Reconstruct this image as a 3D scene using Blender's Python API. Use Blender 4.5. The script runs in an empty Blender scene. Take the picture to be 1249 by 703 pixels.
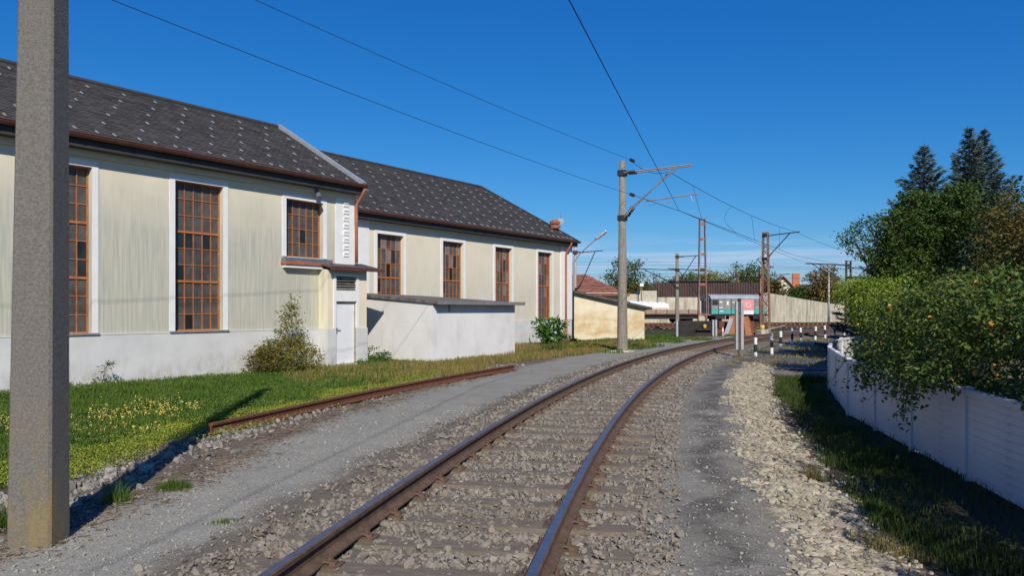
import bpy, math, random
import numpy as np
from mathutils import Vector, Matrix, Quaternion
R = math.radians
rng = np.random.default_rng(11); random.seed(5)
sc = bpy.context.scene; col = sc.collection
# ------------------------------------------------------------------ camera
cd = bpy.data.cameras.new('camera'); cam = bpy.data.objects.new('camera', cd); col.objects.link(cam)
cam.location = (0, 0, 1.7); cam.rotation_euler = (R(90), 0, 0)
cd.sensor_width = 36; cd.lens = 36*930/1249; cd.shift_y = (378-351.5)/1249
cd.clip_start = .05; cd.clip_end = 6000
sc.camera = cam
# ------------------------------------------------------------------ sky and sun
ELEV, AZ = R(35), R(170)
w = bpy.data.worlds.new('World'); sc.world = w; w.use_nodes = True
nt = w.node_tree; nt.nodes.clear()
def N(nt, t, **k):
    n = nt.nodes.new(t)
    for a, b in k.items():
        if a.startswith('i_'):
            key = a[2:]; key = int(key) if key.isdigit() else key.replace('_', ' ')
            n.inputs[key].default_value = b
        else: setattr(n, a, b)
    return n
def ramp(nt, stops, interp='LINEAR'):
    n = nt.nodes.new('ShaderNodeValToRGB'); e = n.color_ramp.elements; n.color_ramp.interpolation = interp
    while len(e) < len(stops): e.new(.5)
    for q, (p, c) in zip(e, stops):
        q.position = p; q.color = (c, c, c, 1) if isinstance(c, (int, float)) else (*c, 1)
    return n
sky = N(nt, 'ShaderNodeTexSky', sky_type='NISHITA', sun_disc=False, sun_elevation=ELEV, sun_rotation=AZ,
        altitude=300, air_density=1.0, dust_density=.35, ozone_density=2.6)
hs = N(nt, 'ShaderNodeHueSaturation', i_Saturation=1.22, i_Value=1.0)
tc = N(nt, 'ShaderNodeTexCoord'); mp = N(nt, 'ShaderNodeMapping'); mp.inputs['Scale'].default_value = (2.2, 2.2, 46)
nz = N(nt, 'ShaderNodeTexNoise', i_Scale=1.6, i_Detail=6, i_Roughness=.6)
r1 = ramp(nt, [(.44, 0), (.66, 1)])
sx = N(nt, 'ShaderNodeSeparateXYZ'); band = ramp(nt, [(0, .6), (.045, 1), (.078, .75), (.1, 0)])
mu = N(nt, 'ShaderNodeMath', operation='MULTIPLY'); mu2 = N(nt, 'ShaderNodeMath', operation='MULTIPLY', i_1=.8)
mx = N(nt, 'ShaderNodeMixRGB', i_Color2=(5.4, 6.3, 8.2, 1)); bg = N(nt, 'ShaderNodeBackground', i_Strength=.1)
out = N(nt, 'ShaderNodeOutputWorld'); l = nt.links.new
l(sky.outputs[0], hs.inputs['Color'])
# deeper, more saturated autumn blue: one power curve per channel over the whole sky
sep = N(nt, 'ShaderNodeSeparateColor'); cmb = N(nt, 'ShaderNodeCombineColor'); l(hs.outputs[0], sep.inputs[0])
for ch, (g_, k_) in enumerate(((1.49, .0175*10*1.0), (.93, .73), (.65, 1.93))):
    pw = N(nt, 'ShaderNodeMath', operation='POWER', i_1=g_); ml = N(nt, 'ShaderNodeMath', operation='MULTIPLY', i_1=k_)
    l(sep.outputs[ch], pw.inputs[0]); l(pw.outputs[0], ml.inputs[0]); l(ml.outputs[0], cmb.inputs[ch])
l(tc.outputs["Generated"], mp.inputs[0]); l(mp.outputs[0], nz.inputs['Vector'])
l(nz.outputs['Fac'], r1.inputs[0]); l(tc.outputs['Generated'], sx.inputs[0]); l(sx.outputs['Z'], band.inputs[0])
l(r1.outputs[0], mu.inputs[0]); l(band.outputs[0], mu.inputs[1]); l(mu.outputs[0], mu2.inputs[0])
l(mu2.outputs[0], mx.inputs['Fac']); l(cmb.outputs[0], mx.inputs['Color1']); l(mx.outputs[0], bg.inputs['Color']); l(bg.outputs[0], out.inputs[0])
sd = bpy.data.lights.new('sun', 'SUN'); sd.energy = 4.7; sd.angle = R(.53); sd.color = (1, .915, .80)
sun = bpy.data.objects.new('sun', sd); col.objects.link(sun)
sun.rotation_euler = Vector((-math.sin(AZ)*math.cos(ELEV), -math.cos(AZ)*math.cos(ELEV), -math.sin(ELEV))).to_track_quat('-Z', 'Y').to_euler()
sun.location = (0, -20, 30)
vs = sc.view_settings; vs.view_transform = 'Standard'; vs.look = 'None'; vs.exposure = 0; vs.gamma = 1; vs.use_curve_mapping = False
sc.render.engine = 'CYCLES'
# ------------------------------------------------------------------ materials
M = {}
def mat(name, c1, c2=None, scale=8, rough=.8, bump=0, bscale=None, stretch=(1, 1, 1), metal=0, island=0, lo=.35, hi=.65, detail=6, trans=0, spec=.5, streak=None):
    """noise-mixed colour c1..c2 in object space, optional bump, per-piece variation and vertical streaks"""
    m = bpy.data.materials.new(name); m.use_nodes = True; nt = m.node_tree; l = nt.links.new
    b = nt.nodes['Principled BSDF']; b.inputs['Roughness'].default_value = rough; b.inputs['Metallic'].default_value = metal
    b.inputs['Specular IOR Level'].default_value = spec
    c2 = c2 or c1
    tc = N(nt, 'ShaderNodeTexCoord'); mp = N(nt, 'ShaderNodeMapping'); mp.inputs['Scale'].default_value = stretch
    l(tc.outputs['Object'], mp.inputs[0])
    nz = N(nt, 'ShaderNodeTexNoise', i_Scale=scale, i_Detail=detail, i_Roughness=.6); l(mp.outputs[0], nz.inputs['Vector'])
    rp = ramp(nt, [(lo, c1), (hi, c2)]); l(nz.outputs['Fac'], rp.inputs[0]); c = rp.outputs[0]
    if streak:
        m2 = N(nt, 'ShaderNodeMapping'); m2.inputs['Scale'].default_value = streak[1]; l(tc.outputs['Object'], m2.inputs[0])
        n2 = N(nt, 'ShaderNodeTexNoise', i_Scale=1, i_Detail=5, i_Roughness=.65); l(m2.outputs[0], n2.inputs['Vector'])
        r2 = ramp(nt, [(streak[2], 0), (streak[3], 1)]); l(n2.outputs['Fac'], r2.inputs[0])
        fac = r2.outputs[0]
        if len(streak) > 4:      # limit to a height band (z0, z1, z2, z3)
            z0, z1, z2, z3 = streak[4]; s = N(nt, 'ShaderNodeSeparateXYZ'); l(tc.outputs['Object'], s.inputs[0])
            n3 = N(nt, 'ShaderNodeTexNoise', i_Scale=1.3, i_Detail=3); l(tc.outputs['Object'], n3.inputs['Vector'])
            ad = N(nt, 'ShaderNodeMath', operation='MULTIPLY_ADD', i_1=1.4, i_2=-.7); l(n3.outputs['Fac'], ad.inputs[0])
            a2 = N(nt, 'ShaderNodeMath', operation='ADD'); l(s.outputs['Z'], a2.inputs[0]); l(ad.outputs[0], a2.inputs[1])
            mr = N(nt, 'ShaderNodeMapRange', i_1=z0-1, i_2=z3+1); l(a2.outputs[0], mr.inputs[0])
            k = z3-z0+2; r3 = ramp(nt, [(1/k, 0), ((z1-z0+1)/k, 1), ((z2-z0+1)/k, 1), ((z3-z0+1)/k, 0)]); l(mr.outputs[0], r3.inputs[0])
            mm = N(nt, 'ShaderNodeMath', operation='MULTIPLY'); l(fac, mm.inputs[0]); l(r3.outputs[0], mm.inputs[1]); fac = mm.outputs[0]
        x = N(nt, 'ShaderNodeMixRGB', i_Color2=(*streak[0], 1)); l(fac, x.inputs['Fac']); l(c, x.inputs['Color1']); c = x.outputs[0]
    if island:
        g = N(nt, 'ShaderNodeNewGeometry'); h = N(nt, 'ShaderNodeHueSaturation')
        mr = N(nt, 'ShaderNodeMapRange', i_3=1-island, i_4=1+island); l(g.outputs['Random Per Island'], mr.inputs[0]); l(mr.outputs[0], h.inputs['Value'])
        l(c, h.inputs['Color']); c = h.outputs[0]
        rp2 = nt.nodes.new('ShaderNodeMath'); rp2.operation = 'MULTIPLY'; rp2.inputs[1].default_value = 37.31
        fr = N(nt, 'ShaderNodeMath', operation='FRACT'); l(g.outputs['Random Per Island'], rp2.inputs[0]); l(rp2.outputs[0], fr.inputs[0])
        m3 = N(nt, 'ShaderNodeMapRange', i_3=.5-.03*min(1, island*2), i_4=.5+.03*min(1, island*2)); l(fr.outputs[0], m3.inputs[0]); l(m3.outputs[0], h.inputs['Hue'])
    l(c, b.inputs['Base Color'])
    if bump:
        n4 = N(nt, 'ShaderNodeTexNoise', i_Scale=bscale or scale*4, i_Detail=5); l(mp.outputs[0], n4.inputs['Vector'])
        bp = N(nt, 'ShaderNodeBump', i_Strength=bump, i_Distance=.02); l(n4.outputs['Fac'], bp.inputs['Height']); l(bp.outputs[0], b.inputs['Normal'])
    if trans:
        t = N(nt, 'ShaderNodeBsdfTranslucent'); ms = N(nt, 'ShaderNodeMixShader', i_0=trans); l(c, t.inputs['Color'])
        o = nt.nodes['Material Output']; l(b.outputs[0], ms.inputs[1]); l(t.outputs[0], ms.inputs[2]); l(ms.outputs[0], o.inputs[0])
    M[name] = m; return m
mat('cream', (.64, .60, .455), (.73, .68, .53), .7, .92, .12, 90, lo=.3, hi=.7, streak=((.39, .405, .345), (17, 17, .7), .16, .66, (.3, .9, 3.7, 5.2)))
mat('cream_far', (.66, .61, .47), (.74, .69, .55), .7, .92, .12, 90, lo=.3, hi=.7, streak=((.46, .46, .39), (17, 17, .7), .36, .8, (.3, .9, 2.6, 4.2)))
mat('cream_box', (.70, .64, .46), (.76, .70, .53), 1.3, .92, .1, 90, streak=((.5, .5, .42), (8, 8, .6), .5, .75))
mat('plinth_white', (.56, .565, .55), (.64, .645, .63), 1.6, .9, .1, 60, streak=((.33, .32, .26), (6, 6, 2.5), .40, .75, (-2.2, -1.2, -.1, .55)))
mat('trim_white', (.74, .74, .72), (.80, .80, .78), 3, .85, .05, 60)
mat('annex_white', (.66, .66, .65), (.75, .75, .73), .9, .9, .08, 70, streak=((.52, .51, .49), (3, 3, .7), .55, .85))
mat('door_paint', (.72, .74, .76), (.78, .79, .80), 2, .5)
mat('slate', (.064, .061, .056), (.088, .083, .076), 1.3, .75, .3, 60, island=.2, spec=.3)
mat('roof_edge', (.03, .03, .03), (.05, .048, .046), 4, .7)
mat('gutter', (.10, .036, .026), (.14, .05, .034), 5, .5)
mat('pipe_red', (.33, .11, .06), (.42, .15, .085), 4, .55)
mat('orange_frame', (.35, .11, .03), (.48, .17, .05), 6, .7)
mat('glass_dusty', (.055, .052, .05), (.10, .095, .09), 2.5, .45, island=.3, spec=.35)
mat('glass_dark', (.012, .018, .02), (.02, .028, .03), 2, .12)
mat('glass_pale', (.15, .145, .14), (.21, .20, .19), 3, .5, spec=.3)
mat('zinc', (.22, .24, .27), (.32, .34, .37), 4, .45, metal=.6)
mat('zinc_bright', (.36, .385, .42), (.47, .49, .52), 4, .45, metal=.35)
mat('sill_grey', (.16, .16, .16), (.22, .22, .21), 6, .7)
mat('concrete', (.20, .18, .145), (.29, .26, .21), 9, .92, .5, 70, streak=((.11, .105, .095), (9, 9, .7), .5, .8))
mat('concrete_post', (.105, .098, .086), (.205, .192, .168), 55, .95, .45, 130, lo=.3, hi=.72, streak=((.26, .19, .05), (5, 5, 2.2), .42, .78, (-1.6, -.9, .3, 1.0)))
mat('concrete_wall', (.46, .41, .31), (.57, .52, .41), 1.2, .95, .2, 30, streak=((.16, .145, .12), (2.2, 2.2, .25), .5, .72))
mat('roofing_grey', (.055, .055, .055), (.10, .098, .095), 3, .85, .2, 30)
mat('bitumen', (.07, .065, .058), (.20, .185, .16), 5, .9, .3, 30)
mat('shed_cream', (.62, .54, .36), (.72, .66, .50), 1.4, .92, .1, 50, streak=((.50, .32, .12), (1.1, 1.1, 1.7), .36, .66, (.0, .4, .9, 1.6)))
mat('rail_steel', (.30, .28, .28), (.42, .40, .40), 14, .42, metal=.9)
mat('rail_rust', (.085, .052, .034), (.145, .092, .062), 10, .85, .25, 60)
mat('old_rust', (.10, .038, .020), (.17, .065, .032), 14, .9, .4, 60)
mat('rust_orange', (.24, .085, .038), (.38, .15, .065), 6, .9, .2, 40)
mat('mast_rust', (.17, .075, .04), (.30, .16, .10), 5, .85, streak=((.34, .33, .31), (5, 5, 1.2), .55, .7))
mat('sleeper', (.135, .11, .082), (.205, .172, .132), 5, .95, .5, 50, stretch=(1, 3, 1))
mat('insulator', (.035, .02, .015), (.05, .028, .02), 5, .3)
mat('galv', (.30, .29, .27), (.42, .40, .37), 6, .5, metal=.5)
mat('wire', (.02, .02, .022), None, 3, .6)
mat('white_paint', (.72, .72, .72), (.80, .80, .79), 5, .6)
mat('black_paint', (.012, .012, .013), (.025, .025, .026), 5, .6)
mat('red_paint', (.5, .06, .03), None, 5, .6)
mat('pvc', (.60, .61, .62), (.68, .69, .70), 1.2, .55, streak=((.45, .45, .43), (2, 2, 3), .55, .85))
mat('asphalt', (.075, .075, .077), (.11, .11, .11), 3, .9, .3, 90)
mat('ballast', (.19, .163, .13), (.25, .225, .187), .9, .95, island=.22, bump=.3, bscale=40)
mat('stone_tan', (.30, .265, .19), (.39, .35, .26), 1.2, .95, island=.28, bump=.3, bscale=40)
mat('grit', (.24, .23, .20), (.31, .30, .26), 1.0, .95, island=.2)
mat('stone_grey', (.17, .16, .14), (.27, .25, .215), 1.0, .95, island=.4, bump=.3, bscale=40)
mat('grass', (.062, .13, .018), (.125, .185, .03), .7, .75, island=.4, trans=.3, spec=.2)
mat('grass_shade', (.045, .08, .018), (.08, .115, .026), .9, .75, island=.4, trans=.3, spec=.2)  # darker copy of grass, the verge's shade put into its colour
mat('grass_dry', (.29, .20, .08), (.18, .19, .05), .8, .8, island=.4, trans=.25, spec=.2)
mat('stonecrop', (.36, .38, .05), (.23, .31, .04), 1.6, .75, island=.35, trans=.25, spec=.2)
mat('lawn_weed', (.065, .135, .02), (.12, .20, .035), 1.2, .7, island=.4, trans=.25, spec=.25)
mat('flower_yellow', (.75, .62, .16), None, 3, .7, trans=.2)
mat('straw', (.20, .145, .095), (.12, .08, .055), 4, .9, island=.4)
mat('bark', (.07, .055, .042), (.12, .095, .07), 12, .95, .5, 40)
mat('leaf_dark', (.048, .095, .014), (.085, .14, .022), .6, .6, island=.45, trans=.28, spec=.3)
mat('leaf_hedge', (.055, .105, .016), (.12, .165, .03), 1.6, .55, island=.45, trans=.25, spec=.35)
mat('leaf_lime', (.19, .28, .028), (.27, .34, .045), .9, .6, island=.35, trans=.3, spec=.3)
mat('leaf_autumn', (.17, .125, .028), (.085, .10, .02), 1.2, .65, island=.4, trans=.25, spec=.3)
mat('leaf_brown', (.23, .14, .045), (.16, .125, .04), 1.2, .7, island=.35, trans=.2, spec=.2)
mat('leaf_mid', (.075, .12, .022), (.13, .165, .035), .25, .65, island=.4, trans=.25, spec=.25)
mat('leaf_yellow', (.30, .25, .04), (.12, .15, .025), 1.8, .65, island=.35, trans=.25, spec=.25)
mat('leaf_fresh', (.06, .16, .02), (.09, .20, .03), 2, .5, island=.3, trans=.25, spec=.4)
mat('needle_blue', (.055, .09, .078), (.09, .135, .12), 1.2, .7, island=.4, spec=.25)
mat('needle_shaded', (.018, .032, .018), (.03, .048, .025), 1, .7, island=.4, spec=.25)  # near black: the shadow lying on the evergreen is put into the needle colour
mat('leaf_orange', (.42, .23, .035), (.30, .25, .045), 3, .6, island=.3, trans=.2)
mat('quince', (.60, .36, .05), (.66, .30, .04), 6, .55)
mat('tile_red', (.26, .10, .065), (.36, .16, .11), 2, .9, island=.2)
mat('house_red', (.40, .13, .06), (.46, .17, .09), 2, .9, island=.15)
mat('house_white', (.74, .68, .55), (.80, .75, .62), 2, .9)
mat('roof_dark', (.05, .05, .055), (.08, .08, .085), 2, .8)
mat('sheet_brown', (.05, .027, .024), (.085, .048, .042), .8, .7)
mat('wagon_grey', (.20, .205, .19), (.28, .28, .26), 1.5, .75)
mat('wagon_teal', (.06, .30, .30), (.10, .38, .37), 1.5, .7)
mat('wagon_pink', (.66, .24, .24), (.72, .32, .31), 1.5, .7)
mat('wagon_roof', (.28, .31, .35), (.36, .39, .43), 1.5, .6)
mat('underframe', (.015, .014, .013), (.03, .026, .023), 3, .85)
mat('wood_old', (.24, .17, .125), (.36, .27, .21), 3, .9, stretch=(.4, 2, 4))
mat('plastic_white', (.68, .69, .70), (.80, .80, .80), 3, .5)
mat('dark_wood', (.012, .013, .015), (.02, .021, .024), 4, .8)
# ------------------------------------------------------------------ mesh helpers
class MB:
    def __init__(s): s.v = []; s.f = []; s.m = []
    def add(s, vs, fs, mi=0):
        o = len(s.v); s.v += [tuple(map(float, p)) for p in vs]; s.f += [tuple(i+o for i in f) for f in fs]; s.m += [mi]*len(fs)
    def box(s, a, b, mi=0):
        (x0, y0, z0), (x1, y1, z1) = a, b
        s.add([(x0, y0, z0), (x1, y0, z0), (x1, y1, z0), (x0, y1, z0), (x0, y0, z1), (x1, y0, z1), (x1, y1, z1), (x0, y1, z1)],
              [(3, 2, 1, 0), (4, 5, 6, 7), (0, 1, 5, 4), (1, 2, 6, 5), (2, 3, 7, 6), (3, 0, 4, 7)], mi)
    def tube(s, p, q, r0, r1=None, n=8, mi=0, rot=0):
        p, q = Vector(p), Vector(q); r1 = r0 if r1 is None else r1
        d = (q-p).normalized(); a = d.orthogonal().normalized() if abs(d.z) < .999 else Vector((1, 0, 0)); b = d.cross(a)
        vs = []
        for c, r in ((p, r0), (q, r1)):
            for i in range(n):
                t = 2*math.pi*i/n+rot; vs.append(c+a*(r*math.cos(t))+b*(r*math.sin(t)))
        fs = [(i, (i+1) % n, n+(i+1) % n, n+i) for i in range(n)]+[tuple(range(n-1, -1, -1)), tuple(range(n, 2*n))]
        s.add(vs, fs, mi)
    def bar(s, p, q, wd, ht, mi=0, up=(0, 0, 1)):
        p, q = Vector(p), Vector(q); d = (q-p).normalized(); u = Vector(up)
        if abs(d.dot(u)) > .98: u = Vector((1, 0, 0))
        a = d.cross(u).normalized()*wd/2; b = a.cross(d).normalized()*ht/2
        vs = [c+e*a+g*b for c in (p, q) for e, g in ((-1, -1), (1, -1), (1, 1), (-1, 1))]
        s.add(vs, [(0, 1, 5, 4), (1, 2, 6, 5), (2, 3, 7, 6), (3, 0, 4, 7), (3, 2, 1, 0), (4, 5, 6, 7)], mi)
    def path(s, pts, r, n=5, mi=0):
        pts = [Vector(p) for p in pts]; vs = []; k = len(pts)
        for i, c in enumerate(pts):
            d = (pts[min(i+1, k-1)]-pts[max(i-1, 0)]).normalized(); a = d.cross(Vector((0, 0, 1)))
            a = a.normalized() if a.length > 1e-4 else Vector((1, 0, 0)); b = d.cross(a)
            rr = r[i] if isinstance(r, (list, tuple)) else r
            for j in range(n):
                t = 2*math.pi*j/n; vs.append(c+a*(rr*math.cos(t))+b*(rr*math.sin(t)))
        fs = [(i*n+j, i*n+(j+1) % n, (i+1)*n+(j+1) % n, (i+1)*n+j) for i in range(k-1) for j in range(n)]
        fs += [tuple(range(n-1, -1, -1)), tuple(range((k-1)*n, k*n))]
        s.add(vs, fs, mi)
    def prism(s, poly, y0, y1, mi=0):
        """poly in (x,z), extruded along y"""
        n = len(poly); vs = [(x, y0, z) for x, z in poly]+[(x, y1, z) for x, z in poly]
        s.add(vs, [tuple(range(n)), tuple(range(2*n-1, n-1, -1))]+[((i+1) % n, i, n+i, n+(i+1) % n) for i in range(n)], mi)
    def lathe(s, prof, c=(0, 0, 0), n=12, mi=0):
        vs = [(c[0]+r*math.cos(2*math.pi*j/n), c[1]+r*math.sin(2*math.pi*j/n), c[2]+z) for r, z in prof for j in range(n)]
        k = len(prof); fs = [(i*n+j, i*n+(j+1) % n, (i+1)*n+(j+1) % n, (i+1)*n+j) for i in range(k-1) for j in range(n)]
        fs += [tuple(range(n-1, -1, -1)), tuple(range((k-1)*n, k*n))]
        s.add(vs, fs, mi)
    def mesh(s, name, mats):
        me = bpy.data.meshes.new(name); me.from_pydata(s.v, [], s.f)
        for m in (mats if isinstance(mats, (list, tuple)) else [mats]): me.materials.append(M[m])
        if any(s.m): me.polygons.foreach_set('material_index', s.m)
        return me
    def build(s, name, mats, parent=None, smooth=False, bevel=0):
        me = s.mesh(name, mats); o = link(name, me, parent)
        if smooth: me.polygons.foreach_set('use_smooth', [True]*len(me.polygons))
        if bevel:
            b = o.modifiers.new('bevel', 'BEVEL'); b.width = bevel; b.segments = 2; b.limit_method = 'ANGLE'
        return o
def link(name, data, parent=None, loc=None, rz=None):
    o = bpy.data.objects.new(name, data); col.objects.link(o)
    if parent is not None: o.parent = parent
    if loc is not None: o.location = loc
    if rz is not None: o.rotation_euler = (0, 0, rz)
    return o
def tag(o, label=None, cat=None, group=None, kind=None):
    if label: o['label'] = label
    if cat: o['category'] = cat
    if group: o['group'] = group
    if kind: o['kind'] = kind
    return o
def thing(name, label, cat, loc=(0, 0, 0), rz=0, group=None):
    return tag(link(name, None, None, loc, rz), label, cat, group)
def npmesh(name, V, T, m, parent=None, smooth=False, mi=None):
    """V (n,3), T (k,3 or 4) index array"""
    me = bpy.data.meshes.new(name); V = np.asarray(V, np.float32); T = np.asarray(T, np.int32); k, c = T.shape
    me.vertices.add(len(V)); me.vertices.foreach_set('co', V.ravel())
    me.loops.add(k*c); me.loops.foreach_set('vertex_index', T.ravel())
    me.polygons.add(k); me.polygons.foreach_set('loop_start', np.arange(0, k*c, c, dtype=np.int32))
    for q in (m if isinstance(m, (list, tuple)) else [m]): me.materials.append(M[q])
    if mi is not None: me.polygons.foreach_set('material_index', np.asarray(mi, np.int32))
    me.polygons.foreach_set('use_smooth', np.full(k, bool(smooth)))
    me.update(calc_edges=True); me.validate()
    return link(name, me, parent)
def vnoise(x, y, seed=0):
    x = np.asarray(x, float); y = np.asarray(y, float); xi = np.floor(x).astype(np.int64); yi = np.floor(y).astype(np.int64)
    fx = x-xi; fy = y-yi; fx = fx*fx*(3-2*fx); fy = fy*fy*(3-2*fy)
    def h(a, b):
        n = (a*374761393+b*668265263+seed*974711) & 0x7fffffff; n = ((n ^ (n >> 13))*1274126177) & 0x7fffffff
        return ((n ^ (n >> 16)) & 0xffff)/65535.
    return (h(xi, yi)*(1-fx)+h(xi+1, yi)*fx)*(1-fy)+(h(xi, yi+1)*(1-fx)+h(xi+1, yi+1)*fx)*fy
def fbm(x, y, seed=0): return vnoise(x, y, seed)*.55+vnoise(x*2.1, y*2.1, seed+1)*.3+vnoise(x*4.3, y*4.3, seed+2)*.15
def sstep(a, b, x): t = np.clip((x-a)/(b-a), 0, 1); return t*t*(3-2*t)
# ------------------------------------------------------------------ track geometry: an arc of radius 116 m, s along, d to the right
X0, TH, K = -1.362, .14135, .0086008
CXc, CYc = X0+math.cos(TH)/K, -math.sin(TH)/K
def tp(s, d):
    a = TH+K*np.asarray(s, float); r = 1/K-np.asarray(d, float)
    return CXc-r*np.cos(a), CYc+r*np.sin(a)
def sdof(x, y):
    x = np.asarray(x, float); y = np.asarray(y, float)
    return (np.arctan2(y-CYc, CXc-x)-TH)/K, 1/K-np.hypot(x-CXc, y-CYc)
def gz(s, d):
    """height of the ground"""
    s = np.asarray(s, float); d = np.asarray(d, float)
    z = -.03-.05*sstep(-1.5, -2.3, d)-.02*sstep(1.2, 1.6, d)
    z = z-.09*sstep(-4.3, -8.5, d)
    drop = 1-sstep(21, 27, s)*.8
    z = z-.27*drop*sstep(2.3, 3.9, d)
    z = z-.25*sstep(85, 125, s)-.2*sstep(-45, -70, d)
    return z
# ground sheet in (s, d), cut into the pieces of the setting
ss = np.concatenate([np.arange(-8, 1.5, .5), np.arange(1.5, 16, .11), np.arange(16, 32, .25), np.arange(32, 70, .8), np.arange(70, 150.1, 4)])
dd = np.concatenate([np.arange(-80, -14, 4), np.arange(-14, -5.6, .3), np.arange(-5.6, 5.6, .075), np.arange(5.6, 20.1, .6)])
S, D = np.meshgrid(ss, dd, indexing='ij'); GX, GY = tp(S, D)
near = (1-sstep(20, 40, S))*(1-sstep(6, 9, abs(D)))
GZ = gz(S, D)+near*(fbm(GX*1.7, GY*1.7, 3)-.5)*.05+near*(fbm(GX*9, GY*9, 7)-.5)*.022
warp = D+sstep(6, 13, S)*.85*sstep(-2.3, -3.2, D)+(fbm(GX*1.3, GY*1.3, 21)-.5)*.55*sstep(1.1, 1.6, abs(D))
warp -= sstep(22.5, 25.5, S)*np.maximum(D-2.0, 0)*.96
def gmat():
    m = bpy.data.materials.new('ground'); m.use_nodes = True; nt = m.node_tree; l = nt.links.new; b = nt.nodes['Principled BSDF']
    b.inputs['Roughness'].default_value = .95; b.inputs['Specular IOR Level'].default_value = .2
    at = N(nt, 'ShaderNodeAttribute', attribute_name='warp'); tc = N(nt, 'ShaderNodeTexCoord')
    nz = N(nt, 'ShaderNodeTexNoise', i_Scale=7, i_Detail=6, i_Roughness=.7); l(tc.outputs['Object'], nz.inputs['Vector'])
    ma = N(nt, 'ShaderNodeMath', operation='MULTIPLY_ADD', i_1=.7, i_2=-.35); l(nz.outputs['Fac'], ma.inputs[0])
    ad = N(nt, 'ShaderNodeMath', operation='ADD'); l(at.outputs['Fac'], ad.inputs[0]); l(ma.outputs[0], ad.inputs[1])
    mr = N(nt, 'ShaderNodeMapRange', i_1=-8., i_2=8.); l(ad.outputs[0], mr.inputs[0])
    P = lambda d: (d+8)/16
    lawn = (.075, .07, .035); deb = (.185, .145, .105); path = (.34, .33, .28); bal = (.185, .16, .125); tan = (.22, .19, .145); soil = (.07, .055, .035)
    rp = ramp(nt, [(P(-5.1), lawn), (P(-4.5), (.17, .15, .11)), (P(-3.5), deb), (P(-3.0), path), (P(-2.1), path), (P(-1.75), bal), (P(1.25), bal), (P(1.5), (.26, .245, .205)),
                   (P(1.75), (.30, .288, .245)), (P(2.3), (.30, .285, .24)), (P(2.65), tan), (P(3.2), (.17, .14, .1)), (P(3.6), soil)])
    l(mr.outputs[0], rp.inputs[0])
    # packed fine grit: two scales of cells
    v1 = N(nt, 'ShaderNodeTexVoronoi', i_Scale=62); l(tc.outputs['Object'], v1.inputs['Vector'])
    v2 = N(nt, 'ShaderNodeTexVoronoi', i_Scale=140); l(tc.outputs['Object'], v2.inputs['Vector'])
    s1 = N(nt, 'ShaderNodeSeparateColor'); l(v1.outputs['Color'], s1.inputs[0])
    s2 = N(nt, 'ShaderNodeSeparateColor'); l(v2.outputs['Color'], s2.inputs[0])
    mm = N(nt, 'ShaderNodeMath', operation='ADD'); l(s1.outputs[0], mm.inputs[0]); l(s2.outputs[1], mm.inputs[1])
    n2 = N(nt, 'ShaderNodeTexNoise', i_Scale=1.1, i_Detail=5, i_Roughness=.65); l(tc.outputs['Object'], n2.inputs['Vector'])
    m2 = N(nt, 'ShaderNodeMapRange', i_1=.3, i_2=.7, i_3=-.35, i_4=.35); l(n2.outputs['Fac'], m2.inputs[0])
    m3 = N(nt, 'ShaderNodeMath', operation='ADD'); l(mm.outputs[0], m3.inputs[0]); l(m2.outputs[0], m3.inputs[1])
    m4 = N(nt, 'ShaderNodeMapRange', i_1=-.2, i_2=2.2, i_3=.62, i_4=1.36); l(m3.outputs[0], m4.inputs[0])
    # worn darker, finer band along the wheel track of the right-hand path
    wr = N(nt, 'ShaderNodeMath', operation='SUBTRACT', i_1=2.02); l(ad.outputs[0], wr.inputs[0])
    ab = N(nt, 'ShaderNodeMath', operation='ABSOLUTE'); l(wr.outputs[0], ab.inputs[0])
    r5 = ramp(nt, [(0, 1), (.42, 0)]); l(ab.outputs[0], r5.inputs[0])
    n5 = N(nt, 'ShaderNodeTexNoise', i_Scale=1.9, i_Detail=4); l(tc.outputs['Object'], n5.inputs['Vector']); r6 = ramp(nt, [(.34, 0), (.52, .85)]); l(n5.outputs['Fac'], r6.inputs[0])
    m6 = N(nt, 'ShaderNodeMath', operation='MULTIPLY'); l(r5.outputs[0], m6.inputs[0]); l(r6.outputs[0], m6.inputs[1])
    x6 = N(nt, 'ShaderNodeMixRGB', i_Color2=(.10, .09, .076, 1)); l(m6.outputs[0], x6.inputs[0]); l(rp.outputs[0], x6.inputs['Color1'])
    h = N(nt, 'ShaderNodeHueSaturation'); l(m4.outputs[0], h.inputs['Value']); l(x6.outputs[0], h.inputs['Color']); l(h.outputs[0], b.inputs['Base Color'])
    bp = N(nt, 'ShaderNodeBump', i_Strength=.75, i_Distance=.012); l(mm.outputs[0], bp.inputs['Height'])
    b2 = N(nt, 'ShaderNodeBump', i_Strength=.5, i_Distance=.02); l(nz.outputs['Fac'], b2.inputs['Height']); l(bp.outputs[0], b2.inputs['Normal']); l(b2.outputs[0], b.inputs['Normal'])
    M['ground'] = m
gmat()
def gsheet(name, d0, d1, mn='ground'):
    j = np.where((dd >= d0-1e-6) & (dd <= d1+1e-6))[0]; n, k = len(ss), len(j)
    V = np.stack([GX[:, j], GY[:, j], GZ[:, j]], -1).reshape(-1, 3); idx = np.arange(n*k).reshape(n, k)
    T = np.stack([idx[:-1, :-1], idx[:-1, 1:], idx[1:, 1:], idx[1:, :-1]], -1).reshape(-1, 4)[:, ::-1]
    o = npmesh(name, V, T, mn, smooth=True); a = o.data.attributes.new('warp', 'FLOAT', 'POINT'); a.data.foreach_set('value', warp[:, j].ravel().astype(np.float32))
    return tag(o, kind='structure')
cuts = [dd[np.argmin(abs(dd-c))] for c in (-80, -3.35, -1.85, 1.45, 2.5, 3.45, 20)]
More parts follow.
